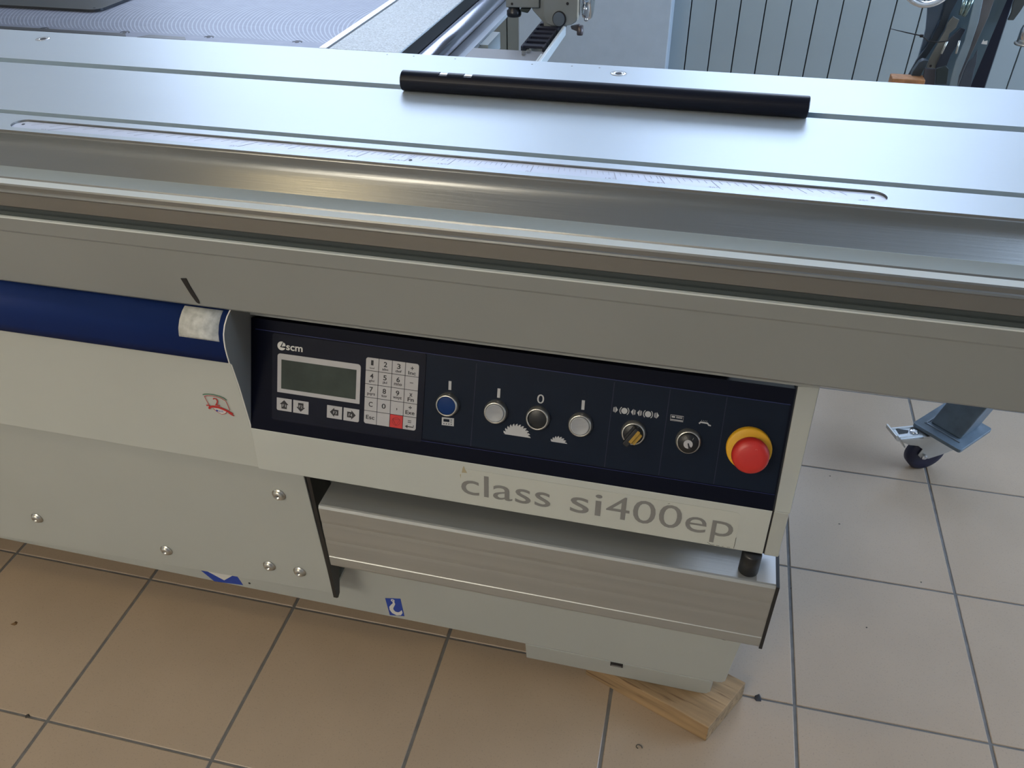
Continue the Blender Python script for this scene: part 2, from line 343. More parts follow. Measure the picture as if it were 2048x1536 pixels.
# side face
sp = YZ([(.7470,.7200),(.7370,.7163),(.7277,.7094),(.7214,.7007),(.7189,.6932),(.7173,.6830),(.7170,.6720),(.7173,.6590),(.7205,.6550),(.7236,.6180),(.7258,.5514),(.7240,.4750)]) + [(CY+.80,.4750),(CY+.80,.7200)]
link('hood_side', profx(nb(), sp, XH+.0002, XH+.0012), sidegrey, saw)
link('hood_edge', profx(nb(), YZ([(.7466,.7202),(.7366,.7162),(.7273,.7093),(.7211,.7006),(.7186,.6931),(.7169,.6830),(.7166,.6720),(.7169,.6594),(.7200,.6552),(.7232,.6180),(.7254,.5514),(.7241,.4738)] ) + YZ([(.7246,.4738),(.7260,.5514),(.7238,.6180),(.7207,.6552),(.7176,.6594),(.7173,.6720),(.7176,.6830),(.7193,.6931),(.7218,.7006),(.7280,.7093),(.7373,.7162),(.7470,.7202)]), XH, XH+.0016), M('white_edge', (.62,.62,.60), .4), saw)
# foil label curving over the navy top
path = YZ([(.7364,.7162),(.7271,.7093),(.7210,.7007),(.7184,.6990)])
def fold(bm, x0t, x1t, x0b, x1b, path, off=.0004):
    n = len(path)-1; prev = None
    for i, (y, z) in enumerate(path):
        t = i/n; a = bm.verts.new((x0t+(x0b-x0t)*t, y-off, z+off*.6)); b = bm.verts.new((x1t+(x1b-x1t)*t, y-off, z+off*.6))
        if prev: bm.faces.new((prev[0], prev[1], b, a))
        prev = (a, b)
    return bm
foil = M('wrinkled_foil', (.46,.47,.45), .6, 0, noise=.3, nscale=110, bump=.6, bscale=160)
lab = link('foil_label', fold(nb(), .6315, .6843, .6315, .6868, YZ([(.7440,.7192),(.7364,.7161),(.7317,.7128),(.7271,.7092),(.7240,.7050),(.7208,.7006),(.7183,.6931),(.7178,.6905)])), foil, saw, smooth=True, label='crinkled pale foil label')
md = lab.modifiers.new('s', 'SOLIDIFY'); md.thickness = .0003
# badge on the hood front: x .633..671, z .556..597
hy = CY+.7244
FH = frame((0, hy-.0004, 0), (1,0,0), (0,.035,1), (0,-1,.035)); FH = frame((.652, CY+.7236, .578), (1,0,0), Vector((0,-.036,1)).normalized(), Vector((0,-1,-.036)).normalized())
S_ = .001
bm = nb()
R = lambda pts: [(a*S_, b*S_) for a, b in pts]
ribbon(bm, R([(-17,17),(-13.5,18.6),(-8,19.6),(0,20),(8,18.8),(13.5,16.5),(17,13.5)]), .0012, FH, 0, .0002); link('badge_green_arc', bm, greenink, saw)
bm = nb()
ribbon(bm, R([(-12.5,-2),(-14,6),(-15.5,14.5),(-11,16.4),(-5,17.3),(2,17.4),(9,16),(15,12),(16,5),(16.5,-4)]), .0008, FH, 0, .0002)
text_into(bm, '2', -.0035, .0040, .0012, .0145, FH, .0003)
ribbon(bm, R([(-17,-1.5),(-13.5,-.8),(-12,-4.8)]), .0022, FH, .0001, .0003)
ribbon(bm, R([(-14.5,-6.8),(-11.5,-3),(-7,-1.6),(0,-1.4),(7,-3.4),(13,-6.2),(17,-8.3),(20.5,-9.0)]), [.0030,.0034,.0036,.0036,.0036,.0036,.003,.0014], FH, .0002, .0004)
ribbon(bm, R([(14,-8.5),(17,-11),(20.5,-13.5)]), [.0030,.0026,.0012], FH, .0001, .0003)
ribbon(bm, R([(-8,-5.5),(-3,-11),(2.5,-13.8),(8,-11.5),(11.5,-7.5)]), .0007, FH, 0, .0002)
link('badge_red', bm, redink, saw, label='small red and white shield badge with a ribbon and the figure 2')
bm = prism(nb(), R([(-7,-4.2),(0,-3.6),(7,-5.2),(11,-7.6),(8,-11.1),(2.5,-13.4),(-2.7,-10.7)]), .0001, .00015, FH); link('badge_white', bm, whiteink, saw)
bm = nb(); text_into(bm, 'scm', -.0012, .0062, -.0098, -.0066, FH, .0003); prism(bm, circ(-.0030,-.0080,.0016,12), .0002, .0003, FH); link('badge_lettering', bm, blueink, saw)
# ------------------------------------------------------------------ control panel
al = math.radians(23.25); ca, sa = math.cos(al), math.sin(al)
OP = Vector((0, CY+.753, .615))
FP = frame(OP, (1,0,0), (0, sa, ca), (0, -ca, sa))        # x along, y up the panel, z out
m_ = .001
s2 = Vector((0, -math.sin(math.radians(6)), -math.cos(math.radians(6)))); O2 = Vector((0, CY+.724, .5475))
n2 = Vector((0, -math.cos(math.radians(6)), math.sin(math.radians(6))))
FT = frame(O2, (1,0,0), -s2, n2)                           # lower cream fascia, y up
cp = link('control_panel', prism(nb(), [(.6935,.0735*-1),(1.3668,-.0735),(1.3688,.0765),(.6935,.0765)], -.03, 0, FP), navy_dk, saw, label='navy control panel, tilted up')
link('fascia', profx(nb(), [tuple((O2+n2*.0006)[1:]), tuple((O2+s2*.0672+n2*.0006)[1:]), tuple((O2+s2*.0687-n2*.0015)[1:]), tuple((O2+s2*.0687-n2*.03)[1:]), tuple((O2-n2*.035)[1:]), tuple((O2-n2*.003+Vector((0,0,.0015)))[1:])], .6935, 1.3668), cream, cp, bevel=.0006, label='cream lower strip of the control panel')
link('zone_film', prism(nb(), [(.9325,-.0505),(1.3655,-.0515),(1.3655,.0585),(.9325,.0605)], .0001, .0005, FP), navy_zone, cp)
link('keypad_film', prism(nb(), rrect(.7240,.9318,-.0560,.0600,.003), .0001, .0009, FP), navy_blade, cp)
hair = M('blue_hairline', (.012,.02,.12), .4)
bm = nb(); ribbon(bm, [(.700,.0626),(1.366,.0575)], .0007, FP, .0006, .001); link('hairline', bm, hair, cp); bm = nb(); ribbon(bm, [(.724,-.0540),(1.366,-.0525)], .0005, FP, .0006, .0009); link('hairline', bm, hair, cp)
bm = nb()
dvm = M('divider_navy', (.001,.003,.03), .4); bm.free()
for x in (.9966, 1.1656, 1.2310, 1.2958): link('zone_divider', ribbon(nb(), [(x,-.0505),(x,.0560)], .0009, FP, .0006, .0009), dvm, cp)
# end plate
link('panel_end_plate', prism(nb(), [(1.3705,.0800),(1.3940,.0820),(1.3872,-.0735),(1.3690,-.0735)], -.06, -.0005, FP), cream_dk, saw, bevel=.0012)
link('panel_end_plate_low', profx(nb(), [tuple(O2[1:]), tuple((O2+s2*.0672)[1:]), tuple((O2+s2*.0720-n2*.004)[1:]), tuple((O2+s2*.0720-n2*.06)[1:]), tuple((O2-n2*.06)[1:])], 1.3690, 1.3860), cream_dk, saw, bevel=.0012)
link('panel_end_seam', prism(nb(), [(1.3668,-.0735),(1.3690,-.0735),(1.3705,.079),(1.3688,.079)], -.02, -.0012, FP), black, saw)
link('panel_end_seam_low', prism(nb(), [(1.3668,.001),(1.3690,.001),(1.3690,-.0672),(1.3668,-.0672)], -.02, -.0008, FT), black, saw)
link('panel_top_return', profx(nb(), [(-.0430,.690),(-.0400,.7200),(.02,.7200),(.02,.690)], XH+.0015, 1.393), cream_dk, saw)
P2 = lambda x, s: (x*m_, -s*m_)
# display
bm = prism(nb(), rrect(.7317,.8465,-.0172,.0349,[.0004,.0004,.004,.004][:4]), .0009, .0013, FP)
dsp = link('display_frame', bm, keymat, cp)
lcd = M('lcd_glass', (.028,.040,.032), .22, 0, noise=.35, nscale=25)
link('display_screen', prism(nb(), [P2(737.3,11.8),P2(841,11.8),P2(841,-27.2),P2(737.3,-27.2)], .0014, .0016, FP), lcd, cp)
# logo
bm = nb(); 
c = (.7371,.0450); r = .0058
pts = [(c[0]+r*math.cos(math.radians(a)), c[1]+r*math.sin(math.radians(a))) for a in range(72, 341, 12)] + [(c[0]-.0022,c[1]-.0018),(c[0]+.0012,c[1]+.0042)]
prism(bm, pts, .0010, .0012, FP)
prism(bm, [(c[0]+.0026,c[1]+.0050),(c[0]+.0050,c[1]+.0032),(c[0]+.0056,c[1]+.0002),(c[0]+.0002,c[1]-.0008)], .0010, .0012, FP)
text_into(bm, 'scm', .7436, .7665, .0404, .0470, FP, .0012, thin=.02); link('logo', bm, M('logo_white', (.6,.6,.58), .5), cp)
# F keys
def keycap(name, x0, x1, s0, s1, rr, mat=keymat, lbl=None):
    return link(name, prism(nb(), rrect(x0*m_, x1*m_, -s1*m_, -s0*m_, [q*m_ for q in rr], 4), .0009, .0014, FP), mat, cp)
keycap('function_key', 731.2, 752.4, 24.8, 41.8, (2.2,.2,.2,.2)); keycap('function_key', 754.6, 776.2, 24.8, 41.9, (.2,.2,.2,.2))
keycap('function_key', 802.1, 823.0, 24.8, 41.8, (.2,.2,.2,.2)); keycap('function_key', 825.1, 846.5, 24.8, 41.9, (.2,2.2,.2,.2))
def arrow(bm, cx, cs, ang):
    pts = [(0,6.2),(6.2,.2),(3.8,.2),(3.8,-5.6),(-3.8,-5.6),(-3.8,.2),(-6.2,.2)]; a = math.radians(ang)
    prism(bm, [((cx+x*math.cos(a)-y*math.sin(a))*m_, (-cs+x*math.sin(a)+y*math.cos(a))*m_) for x, y in pts], .0015, .0016, FP)
for k, (cx, an) in enumerate(((741.8,0),(765.4,180),(812.5,90),(835.8,-90))):
    bm = nb(); arrow(bm, cx, 33.3, an); link('arrow_print', bm, black_ink, cp)
    bm = nb(); dx = {0:0,1:0,2:1,3:-1}[k]; text_into(bm, 'F%d' % (k+1), (cx+dx-2.5)*m_, (cx+dx+2.5)*m_, (-33.3-2.2+(-1 if k==0 else 1 if k==1 else 0))*m_, (-33.3+1.6+(-1 if k==0 else 1 if k==1 else 0))*m_, FP, .0018); link('key_number', bm, keymat, cp)
KX = [853.0,870.5,888.3,905.8,923.8]; KS = [-46.0,-28.8,-11.1,6.4,24.2,41.8]
leg = [[('1','_'),('2','abc'),('3','def'),('+','Inc')],[('4','ghi'),('5','jkl'),('6','mno'),('-','')],[('7','pqrs'),('8','tuv'),('9','wxyz'),('x','Fn')],
       [('C',''),('0',''),(',',''),('÷','Exe')],[('','Esc'),('',''),('stop',''),('=','ret')]]
for rI in range(5):
    for cI in range(4):
        rr = [0.15]*4
        if (rI, cI) == (0,0): rr[3] = 3
        if (rI, cI) == (0,3): rr[2] = 3
        if (rI, cI) == (4,0): rr[0] = 3
        if (rI, cI) == (4,3): rr[1] = 3
        x0k, x1k, s0, s1 = KX[cI]+.35, KX[cI+1]-.35, KS[rI]+.35, KS[rI+1]-.35
        a, b = leg[rI][cI]
        keycap('stop_key' if a == 'stop' else 'key', x0k, x1k, s0, s1, rr, redkey if a == 'stop' else keymat)
        cx = (x0k+x1k)/2; bm = nb(); T = lambda s, w, top, bot: text_into(bm, s, (cx-w/2)*m_, (cx+w/2)*m_, -(bot)*m_, -(top)*m_, FP, .0015, thin=.018)
        if a == 'stop':
            ring = [circ(cx*m_, -(s0+8.4)*m_, rad, 20) for rad in (.0055, .0051)]
            for q in range(20):
                i2 = (q+1) % 20; bm.faces.new([bm.verts.new(FP @ Vector((p[0], p[1], .0015))) for p in (ring[0][q], ring[0][i2], ring[1][i2], ring[1][q])])
            tri = [(cx-5,s0+5.4),(cx+5,s0+5.4),(cx,s0+13.6),(cx-5,s0+5.4)]
            ribbon(bm, [(p[0]*m_, -p[1]*m_) for p in tri], .0005, FP, .0015, .0016)
            link('key_print', bm, M('dark_red_print', (.12,.01,.01), .5), cp); continue
        if a in '123456789' and a: T(a, {'1':3.3}.get(a, 4.6), s0+3.0, s0+9.6)
        elif a == '+': T('+', 4.2, s0+4.2, s0+8.6)
        elif a == '-': prism(bm, [P2(cx-2.2,s0+8.4),P2(cx+2.2,s0+8.4),P2(cx+2.2,s0+7.6),P2(cx-2.2,s0+7.6)], .0014, .0015, FP)
        elif a == 'x': T('x', 4.2, s0+3.8, s0+8.2)
        elif a == '÷': T('÷', 4.4, s0+3.0, s0+7.2)
        elif a == '=':
            for ss in (4.4, 6.6): prism(bm, [P2(cx-2.2,s0+ss+.8),P2(cx+2.2,s0+ss+.8),P2(cx+2.2,s0+ss),P2(cx-2.2,s0+ss)], .0014, .0015, FP)
        elif a == ',': T(',', 1.3, s0+8.4, s0+11.6)
        elif a in ('C', '0') and a: T(a, 5.4, s0+5.2, s0+11.8)
        if b == '_': ribbon(bm, [P2(cx-2.8,s0+12.2),P2(cx-2.8,s0+13.6),P2(cx+2.8,s0+13.6),P2(cx+2.8,s0+12.2)], .0006, FP, .0014, .0015)
        elif b == 'ret':
            ribbon(bm, [P2(cx+5.4,s0+10.2),P2(cx+5.4,s0+12.8),P2(cx-3.0,s0+12.8)], .0012, FP, .0014, .0015)
            prism(bm, [P2(cx-6,s0+12.8),P2(cx-2.4,s0+10.6),P2(cx-2.4,s0+15.0)], .0014, .0015, FP)
        elif b == 'Esc': T('Esc', 11.6, s0+5.4, s0+10.8)
        elif b == 'Inc': T('Inc', 10.0, s0+10.2, s0+14.8)
        elif b == 'Fn': T('Fn', 8.2, s0+9.4, s0+14.8)
        elif b == 'Exe': T('Exe', 12.2, s0+9.2, s0+14.4)
        elif b: T(b, {'abc':8.4,'def':8.2,'ghi':7.2,'jkl':5.8,'mno':10.4,'pqrs':10.6,'tuv':7.4,'wxyz':11.6}[b], s0+11.0, s0+(14.9 if b in ('ghi','jkl','pqrs','wxyz') else 14.1))
        if len(bm.verts): link('key_lettering', bm, black_ink, cp)
        else: bm.free()
# push buttons
def local(cx, s): return FP @ Matrix.Translation((cx*m_, -s*m_, 0))
def bezel(cx, s, name='bezel'):
    return link(name, lathe(nb(), [(.0150,.0005),(.0150,.0030),(.0145,.0062),(.0135,.0085),(.0125,.0092),(.0119,.0090),(.0117,.0080),(.0117,.0012)], local(cx, s), 48), satin, cp, smooth=True)
greybtn = M('grey_button', (.30,.31,.33), .4)
def cap(name, cx, s, mat, prof, lbl=None): return link(name, lathe(nb(), prof, local(cx, s), 40), mat, cp, smooth=True, label=lbl)
dome = [(.0115,.0010),(.0115,.0096),(.0111,.0103),(.0100,.0104),(.0088,.0098),(0,.0094)]
flat = [(.0116,.0010),(.0116,.0066),(.0110,.0070),(0,.0070)]
bezel(963.7,.5); cap('blue_button', 963.7, .5, M('blue_button', (.003,.028,.13), .5, spec=.2), [(.0116,.001),(.0116,.0076),(.0108,.0080),(0,.0070)], 'round blue push button')
bezel(1025.8,.7); cap('grey_button', 1025.8, .7, greybtn, dome)
bezel(1078.7,.9); cap('black_button', 1078.7, .9, black, flat, 'round black recessed push button')
bezel(1131.3,1.3); cap('grey_button', 1131.3, 1.3, greybtn, dome)
bezel(1195.2,1.6); bezel(1259.6,2.0)
# print by the buttons
def strk(pts, w, mat=white_ink, name='symbol', bm=None):
    bm = bm or nb(); ribbon(bm, [P2(*p) for p in pts], w*m_, FP, .0007, .0009); return link(name, bm, mat, cp)
strk([(964.4,-29.6),(964.8,-18.3)], 3.6); strk([(1027,-28.9),(1027.2,-17.2)], 3.6); strk([(1131.4,-28.9),(1131.8,-17.2)], 3.6)
bm = nb(); text_into(bm, '0', .0752+1.0, .0838+1.0, .0174, .0288, FP, .0008); link('symbol', bm, white_ink, cp)
bm = nb(); prism(bm, [P2(956.8,18.4),P2(972.6,17.6),P2(973.0,28.0),P2(957.2,28.6)], .0006, .0008, FP); ic = link('symbol', bm, white_ink, cp)
bm = nb(); prism(bm, [P2(959,20.2),P2(966.8,19.8),P2(967,23.4),P2(959.2,23.8)], .0009, .001, FP)
for x, s in ((969.2,20.4),(969.2,23.0),(960,26.4),(963.2,26.2),(966.4,26.1),(969.6,26)): prism(bm, [P2(x-.6,s-.6),P2(x+.6,s-.6),P2(x+.6,s+.6),P2(x-.6,s+.6)], .0009, .001, FP)
link('symbol_detail', bm, navy_zone, cp)
def sawicon(cx, sb, R_, top, teeth, tl):
    """segment of a toothed disc above the base line sb; sb and top in panel mm"""
    cs = top+R_; a0 = math.degrees(math.asin(max(-1, min(1, (cs-sb)/R_)))); pts = []
    n = teeth
    for k in range(n):
        A = a0+(180-2*a0)*k/n; Bb = a0+(180-2*a0)*(k+.55)/n; Cc = a0+(180-2*a0)*(k+.9)/n
        for a, r in ((A, R_), (Bb, R_-tl*.45), (Bb+2, R_-tl), (Cc, R_-tl)):
            pts.append(((cx+r*math.cos(math.radians(a)))*m_, (-cs+r*math.sin(math.radians(a)))*m_))
    pts = [(x, max(y, -sb*m_)) for x, y in pts] + [((cx-R_)*m_, -sb*m_), ((cx+R_)*m_, -sb*m_)]
    bm = nb(); prism(bm, pts, .0006, .0008, FP); return link('saw_blade_symbol', bm, white_ink, cp)
sawicon(1053.8, 28.2, 18.2, 12.4, 12, 3.0); sawicon(1106.4, 28.6, 11.5, 20.2, 8, 2.2)
def brake(cx, inward):
    bm = nb(); s = -23
    prism(bm, [P2(cx+3.7*math.cos(t*math.pi/9), s+3.7*math.sin(t*math.pi/9)) for t in range(18)], .0006, .0008, FP)
    for q in (0, 180): ribbon(bm, [P2(cx+5.4*math.cos(math.radians(q+a)), s+5.4*math.sin(math.radians(q+a))) for a in range(-50, 51, 10)], .0009, FP, .0006, .0008)
    for sg in (-1, 1):
        d = -sg if inward else sg      # pointing direction
        xb = cx+sg*(10.3)
        prism(bm, [P2(xb+d*2.6, s), P2(xb-d*.2, s-4), P2(xb-d*.2, s+4)], .0006, .0008, FP)
        for e, hh in ((-1.0, 3.2), (-2.2, 2.6)): prism(bm, [P2(xb+d*(e-.7), s-hh), P2(xb+d*e, s-hh), P2(xb+d*e, s+hh), P2(xb+d*(e-.7), s+hh)], .0006, .0008, FP)
    link('brake_symbol', bm, white_ink, cp)
brake(1181.2, True); brake(1209.2, False)
bm = nb()
for pts in ([(1235.4,-26.4),(1250.3,-26.4),(1250.4,-19.6),(1235.6,-19.6),(1235.4,-26.4)],): ribbon(bm, [P2(*p) for p in pts], .0005, FP, .0006, .0008)
prism(bm, [P2(1236.8,-25.2),P2(1240.6,-25.2),P2(1240.6,-23.2),P2(1236.8,-23.2)], .0006, .0008, FP)
for s in (-25, -23.6): ribbon(bm, [P2(1242,s),P2(1249,s)], .0007, FP, .0006, .0008)
ribbon(bm, [P2(1236,-20.8),P2(1250,-20.8)], .0009, FP, .0006, .0008)
link('symbol', bm, white_ink, cp)
bm = nb(); ribbon(bm, [P2(1269.0,-20.4),P2(1270.4,-22.4),P2(1278.4,-22.2),P2(1280.0,-20.2),P2(1282.6,-19.8)], [.0018,.0018,.0018,.0018,.0014], FP, .0006, .0008)
for x in (1271.5,1273.5,1275.5,1277.5): ribbon(bm, [P2(x,-25),P2(x-.6,-24)], .0004, FP, .0006, .0008)
link('symbol', bm, white_ink, cp)
# lever selector
cap('selector_disc', 1195.2, 1.6, black, [(.0116,.001),(.0116,.0086),(.0112,.0090),(0,.0090)])
th = math.radians(32)
ML = local(1195.2, 1.6) @ Matrix.Rotation(-th, 4, 'Z')
bm = prism(nb(), rrect(-.0040,.0040,-.0150,.0105,.002), .0091, .0190, ML); link('selector_lever', bm, black, cp, bevel=.0012)
bm = prism(nb(), rrect(.0004,.0040,-.0078,.0098,.0004), .0191, .0196, ML); link('lever_mark', bm, M('ochre_mark', (.34,.20,.02), .5), cp, label='ochre stripe on the black lever')
bm = prism(nb(), rrect(-.0062,.0046,-.0098,.0096,.0004), .0091, .0140, ML); 
link('lever_side', bm, black, cp)
bm = prism(nb(), rrect(.0030,.0085,-.0075,.0075,.0006), .0140, .0170, ML); link('lever_mark_side', bm, M('ochre_mark_side', (.34,.20,.02), .5), cp)
bm = nb(); ribbon(bm, [(-.0012,.0080),(-.0012,.0108)], .0007, ML, .0091, .0094); link('lever_tick', bm, white_ink, cp)
# key switch
cap('key_switch_disc', 1259.6, 2.0, black, [(.0118,.001),(.0118,.0120),(.0114,.0128),(0,.0128)])
MK = local(1259.6, 2.0)
bm = nb(); pts = [(.0052*math.cos(math.radians(a)), .0052*math.sin(math.radians(a))-.0006) for a in range(-42, 283, 9)] ; prism(bm, pts+[(0,-.0012)], .0129, .0136, MK); link('key_barrel', bm, keymat, cp)
bm = prism(nb(), [(-.0009,.0006),(.0007,.0008),(.0032,-.0058),(.0012,-.0062)], .0137, .0140, MK); link('key_slot', bm, black_ink, cp)
bm = nb(); ribbon(bm, [(.0044,.0050),(.0052,.0080)], .0006, MK, .0129, .0131)
ribbon(bm, [(-.0040+.0010*math.cos(math.radians(a)), .0068+.0018*math.sin(math.radians(a))) for a in range(0, 361, 30)], .0005, MK, .0129, .0131); link('key_mark', bm, grey_ink, cp)
# emergency stop
cap('emergency_collar', 1328.6, .2, yellow, [(.0258,.0005),(.0258,.0060),(.0250,.0078),(.0235,.0084),(0,.0084)], 'yellow ring round the red emergency button')
cap('emergency_button', 1328.9, .0, red, [(.0125,.0084),(.0125,.0200),(.0170,.0205),(.0203,.0235),(.0210,.0280),(.0203,.0330),(.0180,.0362),(.0130,.0378),(.006,.0384),(0,.0385)], 'large red mushroom emergency stop button')
bm = nb()
for sg in (-1, 1): ribbon(bm, [((-.0045*sg if sg<0 else .0045)+.0013*math.cos(math.radians(a))*1.0, .0095+.0013*math.sin(math.radians(a))) for a in range(20, 161, 20)], .0004, local(1328.9,0), .03755, .0381)
link('button_arrows', bm, M('pale_red_print', (.75,.25,.2), .5), cp)
# lettering on the fascia
bm = nb()
text_into(bm, 'class', .9852, 1.1025, -.0503, -.0160, FT, .0014, thin=.002)
link('lettering', bm, grey_ink, cp, label='worn grey letters reading class'); bm = nb()
text_into(bm, 'si', 1.1278, 1.1672, -.0503, -.0160, FT, .0014, thin=.002)
text_into(bm, '400ep', 1.1730, 1.3275, -.0615, -.0140, FT, .0014, thin=-.002)
link('lettering', bm, grey_ink, cp, label='worn grey letters reading si400ep')
lab_m = M('clear_label', (.478,.498,.462), .4, noise=.02, nscale=30)
bm = prism(nb(), rrect(.9840,1.3325,-.0662,-.0095,[.0004,.002,.006,.003]), .0008, .0011, FT); link('lettering_label', bm, lab_m, cp)
bm = nb(); prism(bm, [(.9862,-.0165),(.9878,-.0088),(.9893,-.0050),(.9905,-.0090),(.9935,-.0155)], .0012, .0013, FT); prism(bm, [(.9838,-.0200),(.9852,-.0190),(.9848,-.0260)], .0012, .0013, FT)
link('peeled_spot', bm, M('tan_spot', (.36,.31,.20), .6), cp)
bm = nb()
for a, b in (((1.3000,-.0625),(1.3045,-.0655)),((1.3045,-.0655),(1.3090,-.0652)),((1.3110,-.0655),(1.3150,-.0652)),((1.3180,-.0656),(1.3200,-.0652)),((1.3240,-.0655),(1.3280,-.0650)),((1.3322,-.0655),(1.3325,-.0480)),((1.2490,-.0120),(1.2465,-.0128))): ribbon(bm, [a, b], .0005, FT, .0012, .0013)
link('label_dirt', bm, M('dirt', (.09,.085,.07), .8), cp, kind='stuff')
